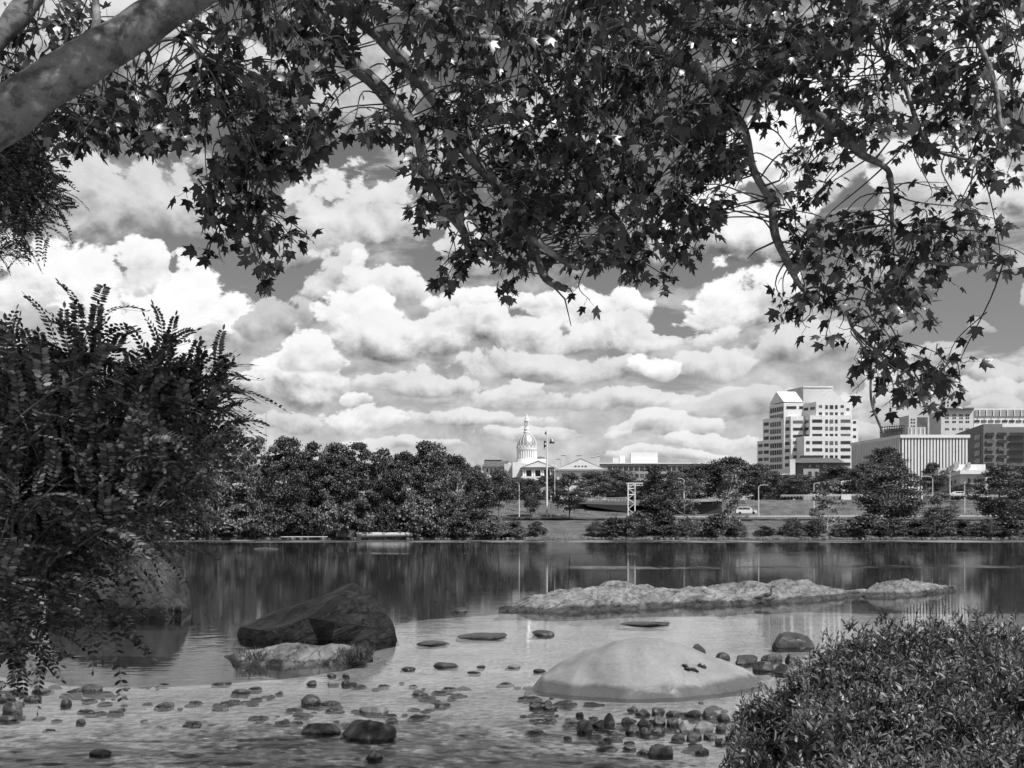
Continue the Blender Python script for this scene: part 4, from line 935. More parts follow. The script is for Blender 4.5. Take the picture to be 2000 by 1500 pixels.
# portico
PY = 452
SH.prism([(1018,PY),(1085,PY),(1083,PY+12),(1017,PY+12)], zr(918,PY), zr(913.5,PY), 'midgrey', 'entablature')
SH.prism([(1020,PY+6),(1083,PY+6),(1082,PY+14),(1019,PY+14)], GZ, zr(918,PY+6), 'brick', 'portico_wall')
gable(SH, (1016,PY-.4), (1086,PY-.4), (1050.5,PY-.4), 913.5, 899, PY, (0, 18, 0), 'roofgrey', 'portico_roof')
gable(SH, (1024,PY-.7), (1078,PY-.7), (1050.5,PY-.7), 912.5, 903, PY, (0, .6, 0), 'white', 'tympanum')
for px in (1022, 1026, 1039.5, 1043.5, 1057, 1061, 1075.5, 1080):
    d_ = MB(); p = pt(px, PY+1); d_.lathe(p, [(.52, GZ), (.50, zr(930, PY)), (.42, zr(918, PY))], 10); SH.part(d_, 'portico_column', 'white')
SH.prism([(1018,PY-3),(1085,PY-3),(1085,PY),(1018,PY)], GZ, zr(931,PY), 'white', 'steps')
SH.prism([(1001,462),(1019,462),(1017,480),(1000,480)], GZ, zr(903,462), 'white', 'side_bay')
# left wing with hip pavilion
LWg = Bld('left_wing_building', 'pale building with slate roofs left of the domed capitol', 968, 500)
LWg.prism([(944,500),(1003,500),(1001,530),(944,530)], GZ, zr(911,500), 'white')
b_ = MB(); z0_, z1_ = zr(911.2,498), zr(900,510)
b_.hexa([pt(942,498,z0_), pt(1000,498,z0_), pt(1000,532,z0_), pt(942,532,z0_)], [pt(948,512,z1_), pt(994,512,z1_), pt(994,520,z1_), pt(948,520,z1_)]); LWg.part(b_, 'roof', 'darkroof')
LWg.prism([(947,515),(979,515),(978,535),(947,535)], zr(905,515), zr(898,515), 'midgrey', 'pavilion')
b_ = MB(); z0_, z1_ = zr(898,514), zr(887.5,522)
b_.hexa([pt(946,514,z0_), pt(980,514,z0_), pt(979,537,z0_), pt(946,537,z0_)], [pt(961,524,z1_), pt(963.5,524,z1_), pt(963.5,526,z1_), pt(961,526,z1_)]); LWg.part(b_, 'pavilion_roof', 'roofgrey')
gable(LWg, (986,497), (1003,497), (995,497), 911, 902, 497, (0, 6, 0), 'white', 'gable')
LWg.wins(((944,500),(1003,500)), [(950+8*k, 953+8*k) for k in range(6)], [(915,922)])
# gabled building
GB = Bld('gabled_building', 'broad white gabled building with grey roof edge and chimneys right of the flagpole', 1134, 440)
GB.prism([(1083,440),(1185,440),(1180,470),(1082,470)], GZ, zr(918.5,440), 'white')
gable(GB, (1081,439.2), (1187.5,439.2), (1134,439.2), 918.5, 894.5, 439, (0, 32, 0), 'roofgrey', 'roof')
gable(GB, (1086,438.7), (1181,438.7), (1134,438.7), 917, 898, 439, (0, .7, 0), 'white', 'pediment')
GB.prism([(1081,438.6),(1187,438.6),(1187,440),(1081,440)], zr(919.8,439), zr(918,439), 'roofgrey', 'entablature')
GB.wins(((1086,438.7),(1181,438.7)), [(1122,1126),(1129,1132),(1136,1139),(1142,1146)], [(909.5,911.8)], part='window')
def box_px(bd, x0, x1, r0, r1, Y, d, mat, part): bd.prism([(x0, Y), (x1, Y), (x1, Y+d), (x0, Y+d)], zr(r1, Y), zr(r0, Y), mat, part)
for (x0, x1, r0, r1) in [(1086,1094,896,916),(1096,1104,889,912),(1126,1136,889,897),(1154,1164,893,908),(1164,1171,891,910)]:
    box_px(GB, x0, x1, r0, r1, 446, 2.2, 'cream', 'chimney'); box_px(GB, x0-.7, x1+.7, r0-1, r0, 445.8, 2.6, 'white', 'chimney_cap')
# long office building
LO = Bld('long_office_building', 'long low office building with a white plant box on its roof', 1280, 500)
LO.prism([(1170,500),(1420,500),(1410,530),(1170,530)], GZ, zr(906,500), 'midgrey')
LO.prism([(1169,499),(1421,499),(1411,531),(1169,531)], zr(906,500), zr(904,500), 'white', 'coping')
LO.prism([(1232,505),(1284.5,505),(1282,520),(1230,520)], zr(904,505), zr(883.5,505), 'white', 'plant_box')
LO.prism([(1197,507),(1209,507),(1208,515),(1197,515)], zr(904,507), zr(894,507), 'cream', 'plant_box')
LO.prism([(1211,507),(1221,507),(1220,515),(1211,515)], zr(904,507), zr(890,507), 'white', 'plant_box')
LO.wins(((1170,500),(1420,500)), [(1187+10.5*k, 1195+10.5*k) for k in range(20)], [(911,919.5),(925.5,933)])
# blocks glimpsed behind the wood
for (nm, lab, x0, x1, r0, Y) in [('pale_block', 'pale block glimpsed between the trees of the far wood, left', 486, 528, 905, 400), ('pale_block', 'top of a banded block peeping over the far wood', 726, 744, 879, 420)]:
    G_ = Bld(nm, lab, (x0+x1)/2, Y); G_.prism([(x0,Y),(x1,Y),(x1,Y+20),(x0,Y+20)], GZ, zr(r0,Y), 'white')
    G_.wins(((x0,Y),(x1,Y)), [(x0+2, x1-2)], [(r0+4+7*k, r0+7+7*k) for k in range(8)], proud=.2)
b_ = MB(); b_.tube([Vector((0, 0, 0)), Vector((0, 0, 45)), Vector((0, 0, 58))], [.35, .3, .1], 6); o = b_.build('radio_mast', M['steel']); o.location = pt(520, 470, 10); tag(o, 'thin radio mast standing far behind the left wood', 'mast')

# ------------------------------------------------------------------ roads, overpass, rails, lamps
OV = empty('road_overpass', pt(1190, 285, 8), 'concrete highway overpass with dark shade block beneath, left of the sign gantry', 'bridge')
b_ = MB(); b_.hexa([pt(1128,278,zr(984,278)), pt(1300,270,zr(989,270)), pt(1300,282,zr(989,282)), pt(1128,290,zr(984,290))], [pt(1128,278,zr(980,278)), pt(1300,270,zr(979,270)), pt(1300,282,zr(979,282)), pt(1128,290,zr(980,290))]); b_.build('deck', M['kerbwall'], OV)
b_ = MB(); b_.hexa([pt(1146,275,zr(988.5,275)), pt(1229,272,zr(1001,272)), pt(1229,280,zr(1001,280)), pt(1146,286,zr(988.5,286))], [pt(1146,275,zr(985.5,275)), pt(1229,272,zr(987,272)), pt(1229,280,zr(987,280)), pt(1146,286,zr(985.5,286))]); b_.build('underside_shade', M['dark'], OV)  # solid dark block put in for the shade under the deck
OV2 = empty('road_overpass', pt(1375, 262, 5), 'highway underpass with dark shade block right of the tall shore tree', 'bridge')
b_ = MB(); b_.hexa([pt(1330,268,zr(981,268)), pt(1412,270,zr(979,270)), pt(1412,292,zr(979,292)), pt(1330,292,zr(981,292))], [pt(1330,268,zr(975,268)), pt(1412,270,zr(974,270)), pt(1412,292,zr(974,292)), pt(1330,292,zr(975,292))]); b_.build('deck', M['midgrey'], OV2)
b_ = MB(); b_.hexa([pt(1335,271,zr(1008,271)), pt(1410,271,zr(1006,271)), pt(1410,290,zr(1006,290)), pt(1335,290,zr(1008,290))], [pt(1335,271,zr(981,271)), pt(1410,271,zr(981,271)), pt(1410,290,zr(981,290)), pt(1335,290,zr(981,290))]); b_.build('opening_shade', M['dark'], OV2)  # block of dark colour standing for the shade beneath this deck
def rail(label, pts, n, hh=.8):
    root = empty('guard_rail', pts[0], label, 'guard rail')
    b_ = MB()
    for dz in (hh, hh*.62): b_.tube([p+Vector((0, 0, dz)) for p in pts], .09, 4)
    b_.build('rail', M['pole'], root)
    q = MB(); tot = len(pts)-1
    for k in range(n):
        t = k/(n-1)*tot; i = min(int(t), tot-1); p = lerp(pts[i], pts[i+1], t-i); q.box(p+Vector((0, 0, hh/2)), (.1, .1, hh))
    q.build('posts', M['steel'], root)
rail('white guard rail along the upper road below the white tower', [V(1525,972,292), V(1600,971.5,290), V(1690,971,289)], 26)
rail('white guard rail on the upper road at the far right', [V(1780,970,288), V(1850,971,286), V(1990,973,284), V(2060,974,283)], 34)
rail('thin guard rail along the lower riverside road', [V(1040,1015,262), V(1250,1014,260), V(1500,1012,259), V(1800,1011,259), V(2040,1011,259)], 90, .6)
rail('railing on the deck of the left overpass', [V(1129,980,278.5), V(1229,979,273.5)], 16, 1.0)
wl = MB(); wl.box(pt(1100,242,2.2), (11, .5, 2.4)); o = wl.build('river_wall', M['kerbwall']); tag(o, 'short grey river wall below the flagpole lawn', 'wall')
# guard against buried origins: store wall around its own base
def lamp(label, px, top, base, Y, arm):
    z0 = zr(base, Y); z1 = zr(top, Y); c = pt(px, Y, z0); root = empty('street_lamp', c, label, 'street lamp', 'street lamps along the riverside roads')
    b_ = MB(); b_.tube([c+Vector((0, 0, -.5)), c+Vector((0, 0, (z1-z0)*.6)), c+Vector((0, 0, (z1-z0)*.93))], [.16, .12, .09], 8)
    t = c+Vector((0, 0, (z1-z0)*.93)); b_.build('pole', M['pole'], root)
    if arm:
        a_ = MB(); e = t+Vector((arm/F*Y, 0, (z1-z0)*.07)); a_.tube(catmull([t, t+Vector((arm/F*Y*.35, 0, (z1-z0)*.055)), e], 4), .07, 6); a_.build('arm', M['pole'], root)
        h_ = MB(); h_.box(e+Vector((.4*(1 if arm > 0 else -1), 0, -.02)), (.9, .35, .18)); h_.build('lamp_head', M['steel'], root)
    else:
        h_ = MB(); h_.lathe(c+Vector((0, 0, (z1-z0)*.93)), [(.09, 0), (.28, .15), (.3, .4), (.05, .6)], 10); h_.build('lamp_head', M['steel'], root)
lamp('street lamp left of the flagpole, by the round tree', 1014, 942, 1012, 262, -5)
lamp('short lamp post just right of the flagpole', 1076, 969, 1015, 262, 0)
lamp('street lamp whose arm shows above the thin leaning tree', 1336, 934, 985, 285, -14)
lamp('street lamp with arm to the right beside the white van', 1481.6, 947, 1004, 255, 12)
lamp('street lamp with curved arm below the lettered hall', 1589.6, 943, 995, 270, 10)
lamp('street lamp with arm to the left below the finned building', 1821.5, 930, 994, 268, -14)
lamp('lamp post in front of the low classical building', 1855.4, 921, 975, 290, 0)
lamp('lamp post furthest right, beside the large shore tree', 1884, 942, 999, 265, 0)
# sign gantry
GT = empty('sign_gantry', pt(1233, 262, zr(1010,262)), 'lattice steel sign gantry standing between the overpass and the tall shore tree', 'gantry')
for px in (1226.5, 1240):
    b_ = MB(); a = pt(px,262,zr(1012,262)); b = pt(px,262,zr(943,262)); b_.tube([a, b], .17, 6); b_.build('column', M['pole'], GT)
b_ = MB(); zs = [1004, 994, 984, 974, 964, 954, 944]
for i in range(len(zs)-1): b_.tube([pt(1226.5 if i % 2 else 1240,262,zr(zs[i],262)), pt(1240 if i % 2 else 1226.5,262,zr(zs[i+1],262))], .09, 5)
for r_ in (944, 954, 966): b_.tube([pt(1226.5,262,zr(r_,262)), pt(1240,262,zr(r_,262))], .12, 5)
b_.build('bracing', M['pole'], GT)
b_ = MB(); b_.tube([pt(1224,262,zr(944,262)), pt(1256,262,zr(944,262))], .13, 6); b_.tube([pt(1224,262,zr(948,262)), pt(1256,262,zr(948,262))], .1, 6); b_.build('arm', M['pole'], GT)
# flagpoles and flags
def flagpole(label, px, top, base, Y, r):
    c = pt(px, Y, zr(base,Y)); root = empty('flagpole', c, label, 'flagpole'); h = zr(top,Y)-c.z
    b_ = MB(); b_.tube([c+Vector((0, 0, -.3)), c+Vector((0, 0, h*.5)), c+Vector((0, 0, h))], [r, r*.8, r*.45], 10); b_.build('pole', M['pole'], root)
    b_ = MB(); b_.lathe(c+Vector((0, 0, h)), [(.01, -.15), (.2, 0), (.01, .2)], 10); b_.build('finial', M['pole'], root, True)
flagpole('tall thick white flagpole in front of the domed capitol', 1068, 840, 1010, 268, .32)
flagpole('thinner flagpole just right of the tall white one', 1083.5, 853, 1000, 300, .12)
def flag(label, px, row, Y, w_, h_, stripes, limp=0.0):
    c = V(px, row, Y); b_ = MB(); n = 14; vs = []
    for i in range(n+1):
        for j in range(5):
            u = i/n; x = w_*u*(1-limp*.6); z = -h_*j/4-(limp*abs(w_)*.55*u+.12*math.sin(u*7)); vs.append(Vector((x, .25*math.sin(u*8+j*.3), z)))
    b_.add(vs, [(i*5+j, i*5+j+1, (i+1)*5+j+1, (i+1)*5+j) for i in range(n) for j in range(4)])
    m, nt, bs_ = new_mat('flag_cloth'); p = objco(nt); s_ = nt.nodes.new('ShaderNodeSeparateXYZ'); L(nt, p, s_.inputs[0])
    v_ = math_(nt, 'GREATER_THAN', math_(nt, 'FRACT', math_(nt, 'MULTIPLY', s_.outputs[2], stripes)), .5); L(nt, ramp(nt, v_, [(0, .06), (1, .6)]), bs_.inputs['Base Color'])
    o = b_.build('flag', m, None, True); o.location = c; tag(o, label, 'flag')
flag('limp striped flag hanging from the tall white flagpole', 1067.2, 857, 267.5, -1.6, 2.2, .9, .9)
flag('flag flying leftwards from the thinner flagpole', 1083.2, 857, 299.5, -1.8, 1.4, .6, .2)
flag('small flag at the very top of the tall white flagpole', 1067.2, 842, 267.5, -.7, .9, 1.2, .6)
# white van and a car
def van(label, px, row, Y, ln, dir_=1, hgt=1.75, cat='van'):
    c = V(px, row, Y); root = empty('parked_'+cat, c, label, cat)
    def P(x, y, z): return c+Vector((x*dir_*ln/2, y, z))
    prof = [(-1, .35), (-1, hgt*.62), (-.92, hgt*.95), (-.6, hgt), (.25, hgt), (.58, hgt*.62), (.96, hgt*.52), (1, .35)]
    b_ = MB(); n = len(prof); vs = [P(x, -.9, z) for x, z in prof]+[P(x, .9, z) for x, z in prof]
    b_.add(vs, [tuple(range(n)), tuple(reversed(range(n, 2*n)))]+[(i, i+n, (i+1) % n+n, (i+1) % n) for i in range(n)]); b_.build('body', M['car'], root)
    for (x0, x1) in [(-.85, -.45), (-.40, .0), (.05, .28)]:
        w_ = MB(); t1 = x1 if x1 < .2 else x1-.05; w_.add([P(x0, -.915, hgt*.62), P(x1+.06, -.915, hgt*.62), P(t1, -.915, hgt*.9), P(x0, -.915, hgt*.9)], [(0, 1, 2, 3)]); w_.build('window', M['glass'], root)
    for x in (-.65, .65):
        w_ = MB(); w_.tube([P(x, -.95, .34), P(x, -.7, .34)], .34, 16); w_.build('wheel', M['tyre'], root)
van('white van parked on the riverside road left of the street lamp', 1457, 1004.5, 257, 5.6, 1, 2.0)
van('white car at the right edge on the upper road', 1992, 972, 286, 4.4, -1, 1.45, 'car')
van('pale car half hidden on the upper road before the classical building', 1868, 969, 289, 4.2, -1, 1.4, 'car')

# ------------------------------------------------------------------ overhanging sycamore
SY = empty('sycamore_tree', (-3.9, -1.5, .6), 'big sycamore with mottled pale limbs whose leafy boughs overhang the whole top of the picture', 'tree')
LIMBS = {
 'main': ([(-420,900,50),(-260,560,49),(-60,290,46),(0,232,47),(100,160,43),(200,98,40),(300,30,36),(400,-25,31),(520,-50,25)], 5.2, 5.6),
 'upper': ([(-160,260,20),(-30,110,17),(25,50,19),(60,0,20),(90,-50,20)], 5.6, 5.8),
 'fork': ([(160,105,14),(182,60,9),(186,0,8),(190,-40,8)], 5.48, 5.6),
 'a': ([(520,-50,20),(570,-10,17),(612,30,18),(680,100,16),(740,170,15),(792,222,13),(822,270,11),(836,325,11),(868,400,10),(905,452,8),(914,488,5),(940,500,4),(975,515,4),(1050,508,3)], 6.4, 6.6),
 'b': ([(600,-60,14),(700,30,13),(770,100,13),(850,190,14),(872,240,13),(900,290,12),(940,330,11),(982,370,10),(1000,410,9),(1030,462,9),(1048,500,8),(1068,542,8),(1106,567,7)], 6.5, 6.4),
 'c': ([(1036,466,7),(1080,500,6),(1132,526,5)], 6.08, 6.1),
 'd': ([(700,-40,9),(770,0,10),(830,32,13),(880,60,12),(940,76,9),(1000,86,7),(1080,105,5),(1180,60,4)], 6.6, 6.9),
 'e': ([(1100,-60,12),(1170,10,12),(1230,70,12),(1262,92,14),(1312,116,14),(1372,150,15),(1412,200,10),(1450,255,8),(1470,330,7),(1502,400,8),(1520,470,8),(1555,545,6),(1590,582,4),(1648,608,4),(1664,642,3),(1700,700,3)], 6.6, 6.3),
 'f': ([(1400,185,7),(1460,190,7),(1500,186,8),(1560,205,9),(1640,260,12),(1680,300,8),(1735,335,5),(1738,390,4),(1745,430,4),(1775,455,3),(1840,440,3)], 6.5, 6.3),
 'g': ([(1220,10,5),(1300,28,5),(1350,45,5),(1420,80,4),(1500,60,3)], 7.2, 7.6),
 'h': ([(1690,-40,7),(1700,60,6),(1760,160,5),(1800,260,4),(1850,300,3),(1930,320,3)], 6.8, 6.2),
 'i': ([(1735,335,4),(1750,480,3),(1800,508,3),(1900,518,3),(1985,500,2)], 6.4, 6.1),
 'j': ([(1664,642,3),(1740,700,3),(1830,735,3),(1815,780,2)], 6.4, 6.3),
 'k': ([(1700,700,2.5),(1703,770,2.5),(1710,805,2.5),(1726,850,3)], 6.4, 6.4),
 'l': ([(355,-20,7),(362,40,5),(380,90,4),(410,130,4),(430,200,4),(470,300,3),(500,400,3),(515,470,3)], 6.2, 6.4),
 'm': ([(210,120,8),(150,150,6),(110,200,5),(200,250,4)], 5.6, 6.0),
 'n': ([(270,85,5),(340,75,4),(400,110,3),(440,130,3)], 5.8, 6.2),
 'o': ([(1880,-40,8),(1900,60,6),(1940,160,5),(1960,260,4)], 6.0, 5.8)}
SPUR = MB(); PTS = []      # points on limbs to hang twigs from
for key, (pl, y0, y1) in LIMBS.items():
    n = len(pl); P_ = [V(p[0], p[1], lerp(y0, y1, i/(n-1))) for i, p in enumerate(pl)]
    Rr = [Vector((p[2]/F*lerp(y0, y1, i/(n-1)), 0, 0)) for i, p in enumerate(pl)]
    Q = catmull(P_, 6); rq = [max(v.x, .002) for v in catmull(Rr, 6)]
    Q = [q+Vector((noise.noise(q*3), noise.noise(q*3+Vector((9, 0, 0))), noise.noise(q*3+Vector((0, 9, 0)))))*(rq[i]*.22 if key == 'main' else .014+rq[i]*.55) for i, q in enumerate(Q)]
    rq = [r*(1+(.08 if key == 'main' else .22)*noise.noise(q*6)) for r, q in zip(rq, Q)]
    if key == 'main': Q = [Vector((-3.9, -1.5, .4)), Vector((-3.9, .6, 1.3)), Vector((-3.95, 2.6, 1.9))]+Q; rq = [.34, .28, .22]+rq
    b_ = MB(); b_.tube(Q, rq, 14 if rq[len(rq)//2] > .03 else 8); b_.build('trunk' if key == 'main' else 'branch', M['bark'], SY, True)
    if key in 'abcdefghlmno':      # spurs and bare twigs along each bough, kept with the twigs
        for k in range(6, len(Q)-1, 3):
            d = Vector((random.gauss(0, 1), random.gauss(0, .6), random.gauss(.1, 1))).normalized(); ln = random.uniform(.05, .38); r0 = min(rq[k]*.35, .008)
            e1 = Q[k]+d*ln*.5; e2 = e1+(d+Vector((random.gauss(0, .5), random.gauss(0, .5), random.gauss(0, .5)))).normalized()*ln*.5
            SPUR.tube([Q[k], e1, e2], [r0, r0*.7, r0*.3], 5)
    if key not in ('k',): PTS += list(zip(Q, rq))
def maple():
    ang = [0, 8, 16, 24, 36, 48, 56, 64, 78, 92, 104, 118, 132, 150, 172]
    rad = [1.0, .74, .70, .50, .42, .66, .86, .60, .50, .42, .62, .44, .38, .30, .22]
    pts = [(.18+r*math.cos(R(a))*.85, r*math.sin(R(a))*.85) for a, r in zip(ang, rad)]
    pts = pts+[(x, -y) for x, y in reversed(pts[1:])]
    tv = [(.18, 0, .03)]+[(x, y, -.16*(abs(y)**1.3)-.12*x*x) for x, y in pts]; n = len(pts)
    tf = [(0, i+1, (i+1) % n+1) for i in range(n)]; tv.append((-.35, .012, .0)); tv.append((-.35, -.012, .0)); tf.append((0, n+1, n+2))
    return tv, tf
MAPLE = maple()
CAN = [(x_, -25, 60, 25, 8) for x_ in range(420, 2001, 95)]+[ # px, py, rx, ry, sprays (leaf clusters)
 (20,50,50,40,3),(30,130,60,50,8),(120,40,60,45,8),(150,15,40,20,4),(10,170,30,30,4),(95,75,30,25,3),
 (130,235,90,45,16),(220,215,90,60,18),(310,220,80,55,15),(210,275,60,25,7),(60,200,40,40,6),(260,170,60,40,8),(370,230,50,40,7),(90,265,60,30,6),
 (450,50,100,55,14),(430,150,90,60,13),(520,170,100,80,22),(600,130,70,80,16),(620,60,60,50,8),(560,40,80,50,12),(540,240,90,50,14),(470,270,80,50,12),(625,265,40,45,8),(300,20,60,20,4),(400,40,40,20,3),
 (440,335,60,50,9),(500,360,60,50,10),(400,350,50,30,5),(550,310,60,40,7),(590,338,20,10,1),(490,430,70,40,7),(560,450,45,30,5),(430,470,45,25,5),(520,485,50,30,5),(505,525,18,16,2),(410,405,35,30,4),
 (700,15,70,30,6),(690,225,20,14,1),(725,245,22,18,2),(760,232,35,22,3),
 (830,30,70,40,9),(870,100,50,40,6),(960,30,90,45,14),(1080,60,90,60,16),(800,150,40,40,5),(930,160,70,50,12),(860,230,50,50,9),(960,230,90,60,18),(1060,180,100,80,24),(1170,160,100,90,26),(1270,170,100,80,24),(1330,240,80,80,18),
 (1080,300,120,80,28),(1200,290,100,90,26),(1000,350,70,70,14),(860,330,60,50,9),(830,410,40,30,5),(790,290,40,30,4),(900,390,40,40,5),(1130,400,100,60,18),(1250,390,90,60,18),(1340,370,50,60,10),(1010,440,70,50,9),(960,470,50,35,5),(1190,470,80,45,12),(1280,470,60,50,11),(1120,480,40,35,4),(1060,410,60,50,8),
 (868,528,34,18,4),(900,500,30,18,2),(990,545,25,20,3),(1132,552,12,10,1),(1290,540,18,14,2),(1245,525,25,20,3),(1355,478,20,10,2),(1380,330,35,35,5),(1395,390,14,20,2),(1370,430,20,18,2),(1000,500,30,20,2),
 (1200,40,70,40,8),(1330,50,60,45,7),(1400,30,70,40,9),(1500,60,90,55,16),(1460,140,80,45,12),(1400,220,50,40,9),(1440,280,40,30,6),(1400,300,40,20,4),(1580,120,90,70,20),(1620,40,90,50,14),(1670,170,80,60,17),(1750,50,80,50,14),(1790,130,60,45,9),(1870,50,80,50,12),(1960,60,60,60,11),(1860,150,60,40,8),(1940,170,60,50,10),(1720,230,70,50,13),(1620,240,60,40,9),(1800,220,60,40,9),(1900,230,60,40,8),(1970,270,40,60,8),(1860,290,50,35,6),(1780,290,40,35,5),(1990,200,30,80,6),(1935,330,50,20,4),(1500,220,40,25,4),(1525,290,20,18,1),(1560,260,30,20,3),
 (1600,300,45,25,5),(1545,330,16,14,1),(1600,365,45,35,6),(1560,400,40,30,5),(1620,430,60,35,8),(1690,400,20,30,2),(1690,460,60,40,9),(1760,400,20,20,1),(1850,370,40,25,3),(1870,410,50,30,5),(1790,440,50,40,7),(1900,440,30,25,3),(1935,425,12,10,1),(1860,480,50,30,6),(1800,520,60,35,8),(1940,500,40,14,3),(1990,500,14,14,2),(1900,505,30,14,2),
 (1590,480,40,40,5),(1560,450,14,10,1),(1640,520,60,40,8),(1600,570,50,35,6),(1530,590,28,22,3),(1555,620,30,22,3),(1600,655,22,18,2),(1690,540,50,35,6),(1740,560,50,40,7),(1700,600,50,35,7),(1770,610,40,35,5),(1720,650,45,35,6),(1760,560,40,30,4),(1850,530,30,16,2),
 (1700,700,35,30,5),(1760,680,40,30,5),(1750,730,40,30,5),(1700,745,25,25,3),(1830,690,10,10,1),(1805,730,40,30,4),(1855,735,28,28,4),(1875,695,14,12,1),(1790,775,40,18,4),(1845,775,25,18,3),(1730,775,20,10,1)]
def build_canopy():
    pq = np.array([tuple(p) for p, r in PTS]); tw = {}; leaves = {}
    for (cx, cy, rx, ry, ns) in CAN:
        zone = 'left' if cx < 640 else ('mid' if cx < 1420 else 'right')
        P, X, N, S = leaves.setdefault(zone, ([], [], [], [])); b_ = tw.setdefault(zone, MB())
        for _ in range(max(1, round(ns*(.92 if cy < 200 and cx < 1100 else 1.08)*(.66 if cx > 1450 and cy > 150 else 1)*(.85 if cx < 660 else 1)))):
            a = random.uniform(0, 6.28); k = math.sqrt(random.random()); Y = random.uniform(5.75, 7.5) if zone != 'left' else random.uniform(5.7, 7.0)
            
            if zone == 'right' and cy > 330: Y = random.uniform(5.9, 7.0)
            c = V(cx+rx*.82*k*math.cos(a), cy+ry*.8*k*math.sin(a), Y); cn = np.array(c)
            dd = ((pq-cn)**2).sum(1)+np.where(pq[:, 2] < c.z-.1, 1.0, 0); i0 = int(random.choice(list(np.argsort(dd)[:14]))); a0 = Vector(pq[i0])
            if (a0-c).length > .75: a0 = c+Vector((random.uniform(-.25, .25), random.uniform(-.25, .25), random.uniform(.15, .4)))
            mid = (a0+c)/2+Vector((random.uniform(-.08, .08), random.uniform(-.08, .08), random.uniform(0, .12)))
            tip = c+Vector((random.uniform(-.08, .08), random.uniform(-.1, .1), -random.uniform(.02, .10)))
            path = catmull([a0, mid, c, tip], 4); b_.tube(path, [lerp(.006, .0018, j/(len(path)-1)) for j in range(len(path))], 4, False)
            for j in range(random.randint(6, 9)):
                t = random.uniform(.35, 1); q = path[int(t*(len(path)-1))]
                d = Vector((random.gauss(0, 1), random.gauss(0, 1), random.gauss(-.7, .6))).normalized(); s_ = random.uniform(.06, .102) if random.random() < .72 else random.uniform(.03, .055)
                q2 = q+d*s_*.9; P.append(tuple(q2)); X.append(tuple(d+Vector((0, 0, -.35)))); N.append((random.gauss(0, .8), random.gauss(0, .8), random.gauss(.9, .5))); S.append(s_)
                b_.tube([q, q2-d*s_*.2], .0014, 3, False)
    # crown carried on out of view, its leaf clusters added to shade the limbs
    P, X, N, S = leaves['left']; b_ = tw['left']
    for i_ in range(330):
        c = Vector((random.uniform(-4.5, 2.6), random.uniform(.8, 3.3), random.uniform(5.4, 7.4))) if i_ < 150 else (Vector((random.uniform(-2.4, .3), random.uniform(3.6, 4.7), random.uniform(5.2, 7.0))) if i_ < 270 else Vector((random.uniform(-.6, 2.6), random.uniform(3.9, 5.0), random.uniform(5.3, 6.6))))
        for j in range(7):
            q = c+Vector((random.gauss(0, .2), random.gauss(0, .2), random.gauss(0, .15))); P.append(tuple(q)); X.append((random.gauss(0, 1), random.gauss(0, 1), -.4)); N.append((random.gauss(0, .5), random.gauss(0, .5), 1)); S.append(random.uniform(.1, .15))
            b_.tube([c+Vector((0, 0, .1)), q], .003, 3, False)
    for z in leaves:
        P, X, N, S = [np.array(a) for a in leaves[z]]
        P = P-np.array(SY.location)
        v, f = scatter(MAPLE[0], MAPLE[1], P, X, N, S)
        link('foliage', np_mesh('foliage', v, f), M['leaf'], SY)
        if z == 'mid': tw[z].add(SPUR.v, SPUR.f)
        tw[z].build('twigs', M['twig'], SY)
    print('sycamore leaves', sum(len(leaves[z][0]) for z in leaves))
build_canopy()

# ------------------------------------------------------------------ locusts on the left
LFT = ([(0, 0, 0), (.25, .20, .02), (.65, .22, 0), (1, 0, -.03), (.65, -.22, 0), (.25, -.20, .02)], [(0, 1, 2), (0, 2, 3), (0, 3, 4), (0, 4, 5)])
def fronds(specs, leaflet=.034):
    """specs: base, direction, length -> leaflet arrays + rachis tubes"""
    P, X, N, S = [], [], [], []; b_ = MB()
    for (b0, d, ln, n) in specs:
        d = d.normalized(); side = d.cross(Vector((0, 0, 1))); side = side.normalized() if side.length > .05 else Vector((1, 0, 0))
        side = (side+Vector((random.gauss(0, .35), random.gauss(0, .35), random.gauss(0, .35)))); side = (side-d*side.dot(d)).normalized(); up = side.cross(d)
        droop = random.uniform(.15, .45); pth = []
        for i in range(n+1):
            t = i/n; p = b0+d*(ln*t)+up*(ln*.15*math.sin(t*2.2))+Vector((0, 0, -droop*ln*t*t)); pth.append(p)
            if i == 0: continue
            s_ = leaflet*(1.05-.45*abs(t-.45))*random.uniform(.85, 1.15)
            for sg in ((-1, 1) if i < n else (0,)):
                xd = side*sg+d*(.45 if sg else 1)+Vector((0, 0, -.12))
                P.append(tuple(p)); X.append(tuple(xd)); N.append(tuple(up+Vector((random.gauss(0, .3), random.gauss(0, .3), random.gauss(0, .3))))); S.append(s_)
        b_.tube([pth[0], pth[n//2], pth[-1]], [.0022, .0016, .001], 3, False)
    return [np.array(a) for a in (P, X, N, S)], b_
